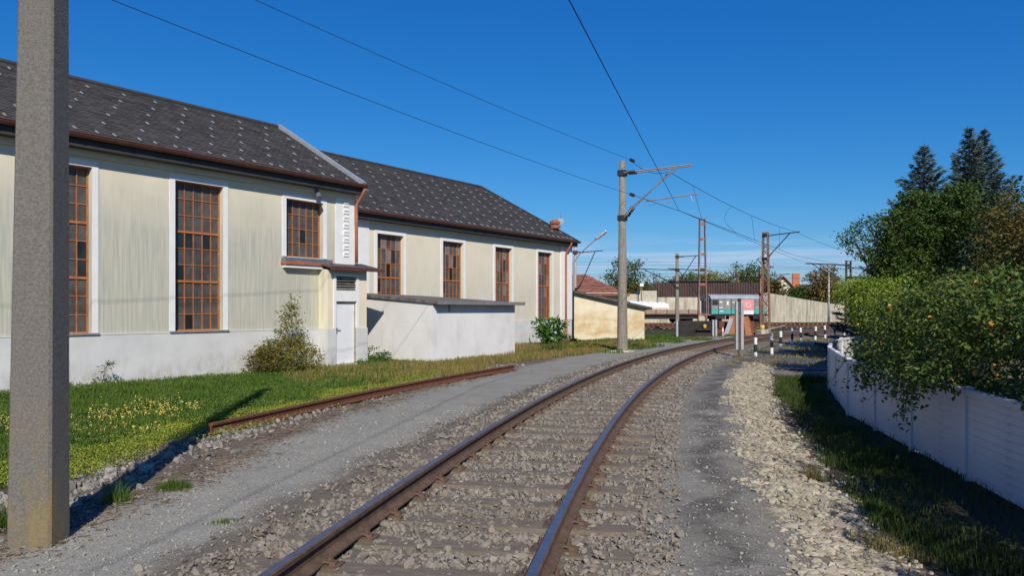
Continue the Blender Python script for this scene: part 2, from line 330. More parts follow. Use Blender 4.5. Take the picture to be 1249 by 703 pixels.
for nm, a, b in (('lawn_ground', 0, 1), ('gravel_path', 1, 2), ('track_bed', 2, 3), ('gravel_path', 3, 4), ('stone_shoulder', 4, 5), ('verge_ground', 5, 6)):
    gsheet(nm, cuts[a], cuts[b])
def dirt():
    mat('far_land', (.085, .10, .035), (.15, .14, .07), .02, .95)
    m = MB(); q = 3000; m.add([(-q, -q, -.62), (q, -q, -.62), (q, q, -.62), (-q, q, -.62)], [(0, 1, 2, 3)])
    tag(m.build('terrain', 'far_land'), kind='structure')
dirt()
# asphalt road at the end of the garden fence
def road():
    m = MB(); pts = [(25.2, 3.6), (30.5, 3.6), (33, 20), (26.5, 20)]
    g = []
    n = 14
    for i in range(n+1):
        for j in range(5):
            t, q = i/n, j/4
            s = (25.2*(1-t)+27.5*t)*(1-q)+(30.5*(1-t)+33*t)*q; d = 3.3+t*16.5+.15*math.sin(q*9)*(1-t)
            x, y = tp(s, d); g.append((float(x), float(y), float(gz(s, d))+.02))
    m.add(g, [(i*5+j, i*5+j+1, (i+1)*5+j+1, (i+1)*5+j) for i in range(n) for j in range(4)][::1])
    tag(m.build('asphalt_road', 'asphalt'), kind='structure')
road()
# ------------------------------------------------------------------ railway track
def rail_profile():
    h = .16
    half = [(.07, 0), (.07, .012), (.018, .03), (.009, .045), (.009, .105), (.034, .122), (.036, .15), (.028, .16)]
    return half+[(-x, z) for x, z in half[::-1]]
def sweep_rail(name, pts, parent, mats, top=True):
    prof = rail_profile(); n = len(prof); V = []; T = []; mi = []
    for i, p in enumerate(pts):
        a = Vector(pts[min(i+1, len(pts)-1)])-Vector(pts[max(i-1, 0)]); r = a.cross(Vector((0, 0, 1))).normalized()
        for x, z in prof: V.append((p[0]+r.x*x, p[1]+r.y*x, p[2]+z))
    for i in range(len(pts)-1):
        for j in range(n):
            k = (j+1) % n; T.append((i*n+j, i*n+k, (i+1)*n+k, (i+1)*n+j)); mi.append(1 if top and j == 7 else 0)
    m = MB(); m.v = V; m.f = T; m.m = mi
    m.f += [tuple(range(n)), tuple(range(len(V)-1, len(V)-n-1, -1))]; m.m += [0, 0]
    return m.build(name, mats, parent)
trk = thing('railway_track', 'main railway track with polished rails curving from foreground to the right', 'track')
for d in (-.7525, .7525):
    st = list(np.arange(-6, 25, .5))+list(np.arange(25, 122, 1.5))
    xs, ys = tp(st, d); sweep_rail('rail', [(float(x), float(y), .02) for x, y in zip(xs, ys)], trk, ['rail_rust', 'rail_steel'])
def fastening():
    m = MB(); m.box((-.17, -.075, 0), (.17, .075, .018))
    for e in (-1, 1):
        m.bar((e*.055, 0, .045), (e*.125, 0, .03), .055, .016); m.box((e*.125-.02, -.03, .018), (e*.125+.02, .03, .04))
        m.tube((e*.1, 0, .02), (e*.1, 0, .085), .011, n=6); m.tube((e*.1, 0, .044), (e*.1, 0, .066), .021, n=6)
    return m.mesh('fastening', 'rail_rust')
fm = fastening()
smesh = []
for v in range(4):
    q = MB(); n = 14
    xs = np.linspace(-1.3, 1.3, n+1)
    V = []
    for x in xs:
        e = rng.normal(0, .006, 4); V += [(x, -.125+e[0], -.16), (x, .125+e[1], -.16), (x, .115+e[1], .004*rng.normal()), (x, -.115+e[0], .004*rng.normal())]
    F = []
    for i in range(n):
        for j in range(4): F.append((i*4+j, i*4+(j+1) % 4, (i+1)*4+(j+1) % 4, (i+1)*4+j))
    F += [(3, 2, 1, 0), (n*4, n*4+1, n*4+2, n*4+3)]
    q.add(V, [f[::-1] for f in F]); smesh.append(q.mesh('sleeper', 'sleeper'))
SLEEP = np.arange(1.2, 118, .63)
for i, s in enumerate(SLEEP):
    x, y = tp(s, 0); hd = math.pi/2-(TH+K*s)-math.pi/2
    o = link('sleeper', smesh[i % 4], trk, (float(x), float(y), .002+random.uniform(-.012, .004)), hd+random.uniform(-.012, .012))
    if s < 42:
        for d in (-.7525, .7525): link('rail_fastening', fm, o, (d, random.uniform(-.01, .01), .0))
# rusty old rail lying in the grass
orl = thing('old_rail', 'short length of disused rusty rail lying along the edge of the lawn', 'rail')
pts = []
for t in np.linspace(0, 1, 24):
    x, y = -4.25+4.3*t-.25*math.sin(t*math.pi), 10.75+11.4*t; s, d = sdof(x, y); pts.append((x, y, float(gz(s, d))+.02))
sweep_rail('rail_bar', pts, orl, ['old_rust', 'old_rust'])
m = MB()
for i in range(3, 22, 6):
    p = Vector(pts[i]); m.bar(p+Vector((-.14, .05, -.01)), p+Vector((.16, -.06, -.01)), .16, .05)
m.build('tie_plate', 'old_rust', orl)
# ------------------------------------------------------------------ scattered stones
def stone_protos(k=14, flat=.75):
    t = (1+5**.5)/2
    V = np.array([(-1, t, 0), (1, t, 0), (-1, -t, 0), (1, -t, 0), (0, -1, t), (0, 1, t), (0, -1, -t), (0, 1, -t), (t, 0, -1), (t, 0, 1), (-t, 0, -1), (-t, 0, 1)])/1.902
    T = np.array([(0, 11, 5), (0, 5, 1), (0, 1, 7), (0, 7, 10), (0, 10, 11), (1, 5, 9), (5, 11, 4), (11, 10, 2), (10, 7, 6), (7, 1, 8), (3, 9, 4), (3, 4, 2), (3, 2, 6), (3, 6, 8), (3, 8, 9), (4, 9, 5), (2, 4, 11), (6, 2, 10), (8, 6, 7), (9, 8, 1)])
    P = []
    for i in range(k):
        v = V*(1+rng.normal(0, .16, (12, 1)))+rng.normal(0, .09, (12, 3)); v = v*np.array([1.15, rng.uniform(.65, 1), rng.uniform(.5, .9)*flat])
        # cut facets: clamp against random planes for angular crushed rock
        for _ in range(4):
            n = rng.normal(size=3); n /= np.linalg.norm(n); h = rng.uniform(.42, .62); dt = v@n; v = v-np.outer(np.maximum(dt-h, 0), n)
        P.append(v)
    return np.array(P), T
SP, ST = stone_protos()
def scatter_stones(name, x, y, z, size, m, label, cat='stones', flat=1.):
    n = len(x); p = SP[rng.integers(0, len(SP), n)]
    q = rng.normal(size=(n, 4)); q[:, 1:3] *= .45; q /= np.linalg.norm(q, axis=1, keepdims=True); w_, a, b, c = q.T
    Rm = np.stack([1-2*(b*b+c*c), 2*(a*b-c*w_), 2*(a*c+b*w_), 2*(a*b+c*w_), 1-2*(a*a+c*c), 2*(b*c-a*w_), 2*(a*c-b*w_), 2*(b*c+a*w_), 1-2*(a*a+b*b)], -1).reshape(n, 3, 3)
    V = np.einsum('nij,nkj->nki', Rm, p)*size[:, None, None]; V[:, :, 2] *= flat; V += np.stack([x, y, z], -1)[:, None, :]
    T = (ST[None]+(np.arange(n)*12)[:, None, None]).reshape(-1, 3)
    o = npmesh(name, V.reshape(-1, 3), T, m); return tag(o, label, cat, kind='stuff')
def area(n, s0, s1, d0, d1, pw=1.0):
    """random (s,d); pw>1 crowds points to the near end"""
    s = s0+(s1-s0)*rng.random(n)**pw; d = d0+(d1-d0)*rng.random(n); return s, d
def gzw(s, d):
    x, y = tp(s, d); nr = (1-sstep(20, 40, s))*(1-sstep(6, 9, abs(d)))
    return gz(s, d)+nr*(fbm(x*1.7, y*1.7, 3)-.5)*.05+nr*(fbm(x*9, y*9, 7)-.5)*.022
def onsleeper(s):
    f = (s-1.2)/.63; return abs(f-np.round(f))*.63 < .125
s, d = area(60000, 2.6, 32, -2.0, 1.65, 1.7)
keep = (abs(abs(d)-.7525) > .075) & (~((onsleeper(s)) & (abs(d) < 1.28)) | (rng.random(len(s)) < .34)) & ((abs(d) < 1.25) | (rng.random(len(s)) < 1-.9*sstep(1.2, 1.75, abs(d)+.3*(fbm(s, d*2, 5)-.5))))
s, d = s[keep], d[keep]; size = np.clip(rng.lognormal(-3.95, .42, len(s)), .009, .05)*(1+.6*sstep(10, 30, s))
x, y = tp(s, d); z = gzw(s, d)+size*.25+rng.random(len(s))*.012-.006+.012*(onsleeper(s))
scatter_stones('track_ballast', x, y, z, size, 'ballast', 'brown-grey crushed stone ballast between and beside the rails', 'ballast')
# coarse pale stones on the right-hand shoulder
s, d = area(34000, 2.2, 27, 2.2, 3.75, 1.5); dw = d+(fbm(s*1.3, d*1.3, 31)-.5)*.7
keep = (rng.random(len(s)) < sstep(2.2, 2.62, dw)*(1-.97*sstep(3.0, 3.5, dw))) ; s, d = s[keep], d[keep]
size = np.clip(rng.lognormal(-3.72, .48, len(s)), .012, .075); x, y = tp(s, d)
scatter_stones('shoulder_stones', x, y, gzw(s, d)+size*.08, size, 'stone_tan', 'pale tan crushed stones on the shoulder between the path and the fence verge', flat=.62)
# rounded river stones and rubble beside the near post and the old rail
s, d = area(12000, 3, 24, -5.2, -3.0, 1.3); e = -3.3-.7*sstep(6, 13, s); dw = d-e+(fbm(s*1.1, d*1.1, 41)-.5)*.8
keep = rng.random(len(s)) < np.exp(-((dw+.75)/.36)**2)*.95; s, d = s[keep], d[keep]
size = np.clip(rng.lognormal(-3.6, .5, len(s)), .014, .085)*(1-.35*sstep(10, 16, s)); x, y = tp(s, d)
scatter_stones('verge_stones', x, y, gzw(s, d)+size*.25, size, 'stone_grey', 'grey and beige rubble stones between the lawn edge and the left gravel path')
# loose grit on both gravel paths
s1, d1 = area(9000, 2.4, 14, -3.6, -1.8, 1.6); s2, d2 = area(6000, 2.2, 16, 1.3, 2.6, 1.6)
s, d = np.concatenate([s1, s2]), np.concatenate([d1, d2]); size = np.clip(rng.lognormal(-4.95, .5, len(s)), .004, .022); x, y = tp(s, d)
scatter_stones('path_grit', x, y, gzw(s, d)+size*.3, size, 'grit', 'loose grey grit lying on the two gravel paths', 'grit')
# ------------------------------------------------------------------ grass and leaves
def blades(name, x, y, z, h, wd, m, label, cat='grass', lean=.45, parent=None):
    n = len(x); a = rng.random(n)*2*math.pi; l_ = rng.random(n)*lean*h; b = rng.random(n)*2*math.pi
    dx, dy = np.cos(a)*wd, np.sin(a)*wd; lx, ly = np.cos(b)*l_, np.sin(b)*l_
    V = np.stack([np.stack([x-dx, y-dy, z-.01], -1), np.stack([x+dx, y+dy, z-.01], -1), np.stack([x+dx*.7+lx*.35, y+dy*.7+ly*.35, z+h*.6], -1),
                  np.stack([x-dx*.7+lx*.35, y-dy*.7+ly*.35, z+h*.6], -1), np.stack([x+lx, y+ly, z+h], -1)], 1)
    o = (np.arange(n)*5)[:, None]
    T = np.concatenate([o+np.array([0, 1, 2]), o+np.array([0, 2, 3]), o+np.array([3, 2, 4])])
    ob = npmesh(name, V.reshape(-1, 3), T, m, parent)
    return tag(ob, label, cat, kind='stuff') if label else ob
W1O = np.array([-10.3, 18.3]); W2O = np.array([3.45, 44.]); U = np.array([.57236, .82]); NO = np.array([.82, -.57236])
def outside(x, y):
    """outside the hall, its annex and the second hall"""
    a = (x-W1O[0])*NO[0]+(y-W1O[1])*NO[1]; sa = (x-W1O[0])*U[0]+(y-W1O[1])*U[1]
    b = (x-W2O[0])*NO[0]+(y-W2O[1])*NO[1]; sb = (x-W2O[0])*U[0]+(y-W2O[1])*U[1]
    return ~(((a < .04) & (sa < 8.8)) | ((a < .45) & (sa > 7.1) & (sa < 8.9)) | ((b < .04) & (sb > -22) & (sb < 0)) | ((b < 5.1) & (sb > -18.1) & (sb < -13.1)))
def xyz(s, d): x, y = tp(s, d); return x, y, gzw(s, d)
s, d = area(230000, 2, 27, -15.5, -3.9, 1.0); x, y, z = xyz(s, d); edge = -4.85-.35*sstep(5, 12, s)+.5*sstep(15, 22, s)+(fbm(x*.9, y*.9, 51)-.5)*.9
fr = sstep(0, .5, edge-d); dry = sstep(15.5, 22, s+(fbm(x*.8, y*.8, 52)-.5)*6)*sstep(-9.5, -6.5, d)
vis = (x > -.70*y) & outside(x, y) & (y > 3)
kp = vis & (rng.random(len(s)) < fr*(1-dry)); kp_l, x_l, y_l, z_l = kp, x, y, z; xx, yy, zz = x[kp], y[kp], z[kp]
h = (.04+.12*fbm(xx*.8, yy*.8, 53)**1.3)*rng.uniform(.5, 1.3, len(xx)); h *= 1+.8*(vnoise(xx*2.2, yy*2.2, 54) > .78); sl_, dl_ = sdof(xx, yy); h *= 1-.6*sstep(-6.2, -5.5, dl_)*sstep(.36, .5, fbm(xx*1.1, yy*1.1, 81))
blades('lawn_grass', xx, yy, zz, h, .0045+.0004*yy*rng.random(len(xx)), 'grass', 'green lawn growing between the pale hall and the old rail')
s, d = area(60000, 15, 40, -11, -3.3, 1.0); x, y, z = xyz(s, d); dry = sstep(14.5, 20, s+(fbm(x*.8, y*.8, 52)-.5)*6); e = -4.6+.9*sstep(24, 30, s)+(fbm(x*.9, y*.9, 55)-.5)*.8
kp = outside(x, y) & (rng.random(len(s)) < dry*sstep(0, .5, e-d)) & (x > -.3*y); xx, yy, zz = x[kp], y[kp], z[kp]
blades('dry_grass', xx, yy, zz, (.08+.25*fbm(xx*.9, yy*.9, 56)**1.5)*rng.uniform(.5, 1.3, len(xx)), .004+.0004*yy*rng.random(len(xx)), 'grass_dry', 'straw-coloured dry grass in front of the white annex and far hall wall')
s, d = area(30000, 30, 62, -9, -2.2, 1.0); x, y, z = xyz(s, d); e = -2.6+(fbm(x*.5, y*.5, 57)-.5)*1.2
kp = outside(x, y) & (rng.random(len(s)) < sstep(0, .5, e-d)*sstep(.35, .55, fbm(x*.4, y*.4, 58))); xx, yy, zz = x[kp], y[kp], z[kp]
blades('yard_grass', xx, yy, zz, rng.uniform(.05, .2, len(xx)), rng.uniform(.012, .03, len(xx)), 'grass', 'short green grass on the far side of the track by the cream shed')
# shaded verge by the garden fence
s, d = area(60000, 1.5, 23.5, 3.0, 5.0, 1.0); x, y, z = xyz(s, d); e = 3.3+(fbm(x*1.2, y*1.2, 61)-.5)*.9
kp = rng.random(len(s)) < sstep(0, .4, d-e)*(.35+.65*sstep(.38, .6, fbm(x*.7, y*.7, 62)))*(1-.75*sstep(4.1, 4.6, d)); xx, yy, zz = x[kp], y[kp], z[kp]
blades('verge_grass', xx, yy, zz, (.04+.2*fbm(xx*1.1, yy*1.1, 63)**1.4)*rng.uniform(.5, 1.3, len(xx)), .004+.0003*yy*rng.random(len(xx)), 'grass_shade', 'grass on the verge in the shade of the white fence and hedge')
s, d = area(5000, 25, 60, 1.8, 5, 1.0); x, y, z = xyz(s, d); kp = rng.random(len(s)) < sstep(.45, .6, fbm(x*.6, y*.6, 64))
blades('bollard_grass', x[kp], y[kp], z[kp], rng.uniform(.04, .15, kp.sum()), rng.uniform(.01, .025, kp.sum()), 'grass_dry', 'patchy dry grass around the feet of the striped bollards')
kq = np.where(kp_l & (rng.random(len(kp_l)) < .55))[0]; kq = kq[fbm(x_l[kq]*1.4, y_l[kq]*1.4, 91) > .44]
def lawn_weeds():
    P = np.stack([x_l[kq], y_l[kq], z_l[kq]+rng.uniform(.015, .11, len(kq))], -1); P = np.repeat(P, 2, 0)+rng.normal(0, .025, (len(kq)*2, 3))*np.array([1, 1, .5])
    V, T = leaves(P, rng.uniform(.018, .05, len(P)), .8, .7); tag(npmesh('lawn_weeds', V, T, 'lawn_weed'), 'low broad-leaved weeds mixed into the lawn by the hall', 'weeds', kind='stuff')
# tufts and debris along the left path
def tuft(cx, cy, n, r, hh):
    a = rng.random(n)*6.28; q = r*rng.random(n)**.8; return cx+np.cos(a)*q, cy+np.sin(a)*q*.7, hh*rng.uniform(.3, 1.1, n)*(1-.55*(q/r)**2)
for i, (cx, cy, n, r, hh, mm, lb) in enumerate([(-3.35, 7.55, 500, .2, .13, 'grass', 'small bright grass tuft beside the shadow of the near concrete post'),
        (-3.6, 6.95, 260, .14, .24, 'grass', 'taller grass tuft just right of the near concrete post'), (-4.15, 6.2, 420, .22, .3, 'grass', 'grass tuft growing left of the near concrete post'),
        (-2.4, 6.35, 120, .14, .06, 'grass', 'thin low grass tuft on the left gravel path'), (3.35, 8.5, 260, .16, .2, 'grass_dry', 'sunlit grass tuft at the foot of the stone shoulder'),
        (3.0, 6.1, 420, .35, .18, 'grass_dry', 'yellowed grass clump at the lower right edge'), (3.55, 7.4, 260, .2, .2, 'grass', 'green grass tuft at the edge of the shaded verge')]):
    x, y, h = tuft(cx, cy, n, r, hh); s, d = sdof(x, y); blades('grass_tuft', x, y, gzw(s, d), h, .0028, mm, lb, 'grass', lean=1.2)
s, d = area(22000, 3, 22, -4.6, -2.6, 1.2); e = -3.05-.75*sstep(6, 13, s); dw = d-e+(fbm(s*1.5, d*1.5, 71)-.5)*.6
kp = rng.random(len(s)) < np.exp(-((dw+.25)/.3)**2); s, d = s[kp], d[kp]; x, y, z = xyz(s, d); n = len(x)
a = rng.random(n)*6.28; L_ = .008+.05*rng.random(n)**2.2; dx, dy = np.cos(a)*L_, np.sin(a)*L_; wx, wy = -np.sin(a)*.0022, np.cos(a)*.0022; z = z+.006
V = np.stack([np.stack([x-dx-wx, y-dy-wy, z], -1), np.stack([x+dx-wx, y+dy-wy, z+.012*rng.random(n)], -1), np.stack([x+dx+wx, y+dy+wy, z+.014*rng.random(n)+.004], -1), np.stack([x-dx+wx, y-dy+wy, z+.006], -1)], 1)
tag(npmesh('dead_stalks', V.reshape(-1, 3), np.arange(n*4).reshape(n, 4), 'straw'), 'brown dead stalks and litter beside the left gravel path', 'litter', kind='stuff')
def leaves(P, L, up=.35, wid=.55, out=None):
    """kite leaves with a fold along the midrib at points P (n,3), lengths L"""
    n = len(P); a = rng.normal(size=(n, 3)); a[:, 2] = a[:, 2]*.6-.1
    if out is not None: a += out*.8
    a /= np.linalg.norm(a, axis=1, keepdims=True)
    nn = rng.normal(size=(n, 3)); nn[:, 2] += up*3; b = np.cross(nn, a); b /= np.linalg.norm(b, axis=1, keepdims=True)+1e-9; c = np.cross(a, b)
    Lc = L[:, None]; base = P-a*Lc*.5; tip = P+a*Lc*.5-c*Lc*.12
    le = P-a*Lc*.05+b*Lc*wid*.5+c*Lc*.1; ri = P-a*Lc*.05-b*Lc*wid*.5+c*Lc*.1
    V = np.stack([base, le, tip, ri], 1).reshape(-1, 3); o = (np.arange(n)*4)[:, None]
    return V, np.concatenate([o+np.array([0, 1, 2]), o+np.array([0, 2, 3])])
lawn_weeds()
def crown_points(lobes, clumps, per, spread, shell=.35):
    """lobes: (cx,cy,cz,rx,ry,rz); leaves gathered in clumps in the outer shell of each lobe"""
    vol = np.array([l[3]*l[4]*l[5] for l in lobes])**.67; vol /= vol.sum(); P = []; O = []
    for lb, q in zip(lobes, vol):
        n = max(3, int(clumps*q)); v = rng.normal(size=(n, 3)); v /= np.linalg.norm(v, axis=1, keepdims=True)
        r = 1-shell*rng.random(n)**1.5+rng.normal(0, .06, n); c = np.array(lb[:3])+v*r[:, None]*np.array(lb[3:])
        k = rng.integers(int(per*.5), int(per*1.5)+1, n); ci = np.repeat(np.arange(n), k)
        P.append(c[ci]+rng.normal(0, spread, (len(ci), 3))*np.array([1, 1, .7])); O.append(v[ci])
    return np.concatenate(P), np.concatenate(O)
def limb_tree(root, lobes, base, trunk_h, r, seed=0, bm='bark'):
    rr = random.Random(seed); m = MB(); bx, by, bz = base; top = Vector((bx+rr.uniform(-.1, .1), by, bz+trunk_h))
    m.path([(bx, by, bz-.15), (bx+rr.uniform(-.05, .05), by, bz+trunk_h*.5), top], [r*1.25, r, r*.8], 9)
    for lb in lobes:
        c = Vector(lb[:3]); mid = top.lerp(c, .5)+Vector((rr.uniform(-.15, .15), rr.uniform(-.15, .15), -.1*lb[5]))
        m.path([top-Vector((0, 0, rr.random()*.3*trunk_h)), mid, c], [r*.6, r*.35, r*.12], 6)
        for k in range(5):
            e = c+Vector((rr.uniform(-1, 1)*lb[3], rr.uniform(-1, 1)*lb[4], rr.uniform(-.4, .95)*lb[5]))*.8
            m.path([mid.lerp(c, rr.uniform(.2, 1)), c.lerp(e, .6)+Vector((0, 0, .05)), e], [r*.22, r*.14, r*.05], 4)
    return m.build('trunk', bm, root)
def tree(name, label, lobes, base, trunk_h, r, m, clumps, per, spread, leaf, cat='tree', group=None, up=.35, shell=.35, seed=1):
    t = thing(name, label, cat, base, group=group); b = np.array(base)
    loc = [(l[0]-b[0], l[1]-b[1], l[2]-b[2], *l[3:]) for l in lobes]
    limb_tree(t, loc, (0, 0, 0), trunk_h, r, seed)
    P, O = crown_points(loc, clumps, per, spread, shell); V, T = leaves(P, leaf*rng.uniform(.6, 1.25, len(P)), up, out=O)
    npmesh('crown', V, T, m, t); return t
# ------------------------------------------------------------------ buildings
ANG = math.atan2(U[1], U[0])
def wall_open(m, x0, x1, z0, z1, ops, y=0., depth=.16, mi=0):
    """front face at y with rectangular openings (x0,x1,z0,z1) and their reveals"""
    X = sorted({x0, x1, *[o[0] for o in ops], *[o[1] for o in ops]}); Z = sorted({z0, z1, *[o[2] for o in ops], *[o[3] for o in ops]})
    for i in range(len(X)-1):
        for j in range(len(Z)-1):
            a, b, c, d = X[i], X[i+1], Z[j], Z[j+1]
            if any(o[0] <= a+1e-6 and o[1] >= b-1e-6 and o[2] <= c+1e-6 and o[3] >= d-1e-6 for o in ops): continue
            m.add([(a, y, c), (b, y, c), (b, y, d), (a, y, d)], [(0, 1, 2, 3)], mi)
    for a, b, c, d in ops:
        q = y+depth
        m.add([(a, y, c), (b, y, c), (b, y, d), (a, y, d), (a, q, c), (b, q, c), (b, q, d), (a, q, d)], [(0, 4, 5, 1), (1, 5, 6, 2), (2, 6, 7, 3), (3, 7, 4, 0)], mi)
def steel_window(parent, x0, x1, z0, z1, cols, heavy, rows, depth, dark=(), pale=(), narrow=True, surround=True, sill='sill_grey'):
    """window part with muntins; panes are sub-parts of their own"""
    m = MB(); y = depth; wd = x1-x0; f = .035
    m.box((x0, y-.03, z0), (x0+f, y+.03, z1)); m.box((x1-f, y-.03, z0), (x1, y+.03, z1)); m.box((x0+f, y-.03, z1-f), (x1-f, y+.03, z1)); m.box((x0+f, y-.03, z0), (x1-f, y+.03, z0+f))
    xs = [x0+wd*i/cols for i in range(cols+1)]
    if narrow: xs = [x0, x0+.13]+[x0+.13+(wd-.13)*i/(cols-1) for i in range(1, cols)]
    zs = rows
    for v in xs[1:-1]: m.box((v-.011, y-.022, z0+f), (v+.011, y+.022, z1-f))
    for q in zs[1:-1]:
        t = .030 if q in heavy else .010; pr = .032 if q in heavy else .018
        m.box((x0+f, y-pr, q-t), (x1-f, y+pr, q+t))
    w = m.build('window', 'orange_frame', parent)
    k = 0
    for i in range(len(xs)-1):
        for j in range(len(zs)-1):
            mt = 'glass_dark' if (i, j) in dark else 'glass_pale' if (i, j) in pale else 'glass_dusty'
            t = rng.normal(0, .004, 2); p = MB()
            p.add([(xs[i]+.006, y+.002-t[0], zs[j]+.006), (xs[i+1]-.006, y+.002+t[0], zs[j]+.006), (xs[i+1]-.006, y+.002+t[1], zs[j+1]-.006), (xs[i]+.006, y+.002-t[1], zs[j+1]-.006)], [(0, 1, 2, 3)])
            p.add([(xs[i]+.006, y+.009, zs[j]+.006), (xs[i+1]-.006, y+.009, zs[j]+.006), (xs[i+1]-.006, y+.009, zs[j+1]-.006), (xs[i]+.006, y+.009, zs[j+1]-.006)], [(3, 2, 1, 0)])
            p.build('pane', mt, w)
    if surround:
        g = MB(); a = .15
        g.box((x0-a, -.022, z0), (x0, .0, z1+a)); g.box((x1, -.022, z0), (x1+a, .0, z1+a)); g.box((x0, -.022, z1), (x1, .0, z1+a))
        g.build('surround', 'trim_white', w)
    if sill:
        g = MB(); g.box((x0-.16, -.07, z0-.05), (x1+.16, depth, z0-.003)); g.build('sill', sill, w)
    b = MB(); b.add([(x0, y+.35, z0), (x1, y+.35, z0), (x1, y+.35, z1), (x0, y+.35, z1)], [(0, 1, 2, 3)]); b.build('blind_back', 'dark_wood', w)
    return w
def slope_roof(parent, x0, x1, e, r, name='roof', guards=True, overrun=.0, sl=(.20, .125)):
    """slate slope from eave e=(y,z) to ridge r=(y,z): deck plus separate small slates and snow guards"""
    ey, ez = e; ry, rz = r; L = math.hypot(ry-ey, rz-ez); ty, tz = (ry-ey)/L, (rz-ez)/L; ny, nz = -tz*(1 if ry > ey else -1), abs(ty)
    n = Vector((0, ny, nz)).normalized()
    m = MB(); th = .10
    m.add([(x0, ey, ez), (x1, ey, ez), (x1, ry, rz), (x0, ry, rz), (x0, ey-n.y*th, ez-n.z*th), (x1, ey-n.y*th, ez-n.z*th), (x1, ry-n.y*th, rz-n.z*th), (x0, ry-n.y*th, rz-n.z*th)],
          [(0, 1, 2, 3), (7, 6, 5, 4), (0, 4, 5, 1), (1, 5, 6, 2), (2, 6, 7, 3), (3, 7, 4, 0)])
    roof = m.build(name, 'roof_edge', parent)
    sw, ex = sl; rows = int(L/ex); cols = int((x1-x0)/sw)+1
    I, J = np.meshgrid(np.arange(cols+1), np.arange(rows), indexing='ij'); I = I.ravel(); J = J.ravel()
    xa = x0+(I-(J % 2)*.5)*sw+.004; xb = np.minimum(xa+sw-.008, x1); xa = np.maximum(xa, x0); ok = xb-xa > .03; xa, xb, J = xa[ok], xb[ok], J[ok]
    t0 = J*ex+rng.normal(0, .008, len(J)); t1 = np.minimum(t0+ex*1.25, L); lift = .018+rng.random(len(J))*.014
    def pt(x, t, h): return np.stack([x, ey+ty*t+n.y*h, ez+tz*t+n.z*h], -1)
    z_ = np.zeros(len(J))
    V = np.stack([pt(xa, t0, lift), pt(xb, t0, lift+rng.normal(0, .003, len(J))), pt(xb, t1, z_+.006), pt(xa, t1, z_+.006), pt(xa, t0, z_+.001), pt(xb, t0, z_+.001)], 1).reshape(-1, 3)
    o = (np.arange(len(J))*6)[:, None]; T = np.concatenate([o+np.array([0, 1, 2, 3]), o+np.array([4, 5, 1, 0])])
    tag(npmesh('slates', V, T, 'slate', roof), kind='stuff')
    if guards:
        g = MB()
        for q, t in enumerate(np.arange(.35, L-.3, .82)):
            for x in np.arange(x0+.5+(q % 2)*.5, x1-.2, 1.0):
                for e_ in ((0, .42) if t < .7 else (0,)):
                    xx = x+e_+random.uniform(-.05, .05); tt = t+random.uniform(-.03, .03); h = .035
                    p = Vector((xx, ey+ty*tt, ez+tz*tt))+n*h; up = Vector((0, ty, tz))
                    g.bar(p-up*.085+n*.02, p+up*.085+n*.005, .026, .032, up=n)
        tag(g.build('snow_guards', 'zinc_bright', roof), kind='stuff')
    return roof
def gutter(parent, x0, x1, y, z, mt='gutter'):
    g = MB(); n = 8; r = .105
    for a in range(n):
        t0, t1 = math.pi+math.pi*a/n, math.pi+math.pi*(a+1)/n
        p = [(y+r*math.cos(t), z+r*math.sin(t)) for t in (t0, t1)]; q = [(y+(r-.008)*math.cos(t), z+(r-.008)*math.sin(t)) for t in (t0, t1)]
        g.add([(x0, *p[0]), (x1, *p[0]), (x1, *p[1]), (x0, *p[1])], [(3, 2, 1, 0)]); g.add([(x0, *q[0]), (x1, *q[0]), (x1, *q[1]), (x0, *q[1])], [(0, 1, 2, 3)])
    g.tube((x0, y-r, z), (x1, y-r, z), .012, n=6)
    for x in (x0, x1): g.add([(x, y+r*math.cos(math.pi+math.pi*a/n), z+r*math.sin(math.pi+math.pi*a/n)) for a in range(n+1)], [tuple(range(n+1))])
    o = g.build('gutter', mt, parent)
    b = MB()
    for x in np.arange(x0+.3, x1, .9): b.path([(x, y+r*math.cos(math.pi+math.pi*a/6)*1.06, z+r*math.sin(math.pi+math.pi*a/6)*1.06) for a in range(7)], .008, 4)
    tag(b.build('gutter_brackets', mt, o), kind='stuff'); return o
# ---- first hall: local x along the wall, y into the building
h1 = thing('hall_building', 'large cream hall with tall orange-framed windows, nearest the camera behind the concrete post', 'building', (W1O[0], W1O[1], 0), ANG)
X0h, X1h = -22., 8.75; EZ = 5.80; RY, RZ = 3.95, 8.33; EY = -.42
wins = [(-1.24-3.6*k, .21-3.6*k, 1.13, 5.15) for k in range(5)]+[(2.36, 3.81, 1.13, 5.15), (5.98, 7.43, 3.33, 5.1)]
m = MB(); wall_open(m, X0h, X1h, -.6, 6.05, wins); m.build('wall', 'cream', h1)
m = MB(); bw = 8.3
m.add([(X1h, 0, -.6), (X1h, bw, -.6), (X1h, bw, 5.9), (X1h, RY, RZ-.15), (X1h, 0, 5.9)], [(0, 1, 2, 3, 4)]); m.add([(X0h, 0, -.6), (X0h, bw, -.6), (X0h, bw, 5.9), (X0h, RY, RZ-.15), (X0h, 0, 5.9)], [(4, 3, 2, 1, 0)])
m.add([(X0h, bw, -.6), (X1h, bw, -.6), (X1h, bw, 5.9), (X0h, bw, 5.9)], [(3, 2, 1, 0)]); m.build('gable_wall', 'cream', h1)
m = MB(); xs = [X0h]+[v for k in range(4, -1, -1) for v in (wins[k][0], wins[k][1])]
m.box((X0h, -.035, -.6), (7.28, -.002, 1.08)); m.build('plinth', 'plinth_white', h1)
m = MB(); m.box((X0h, -.045, 1.08), (7.28, -.002, 1.105)); m.build('plinth_edge', 'plinth_white', h1)
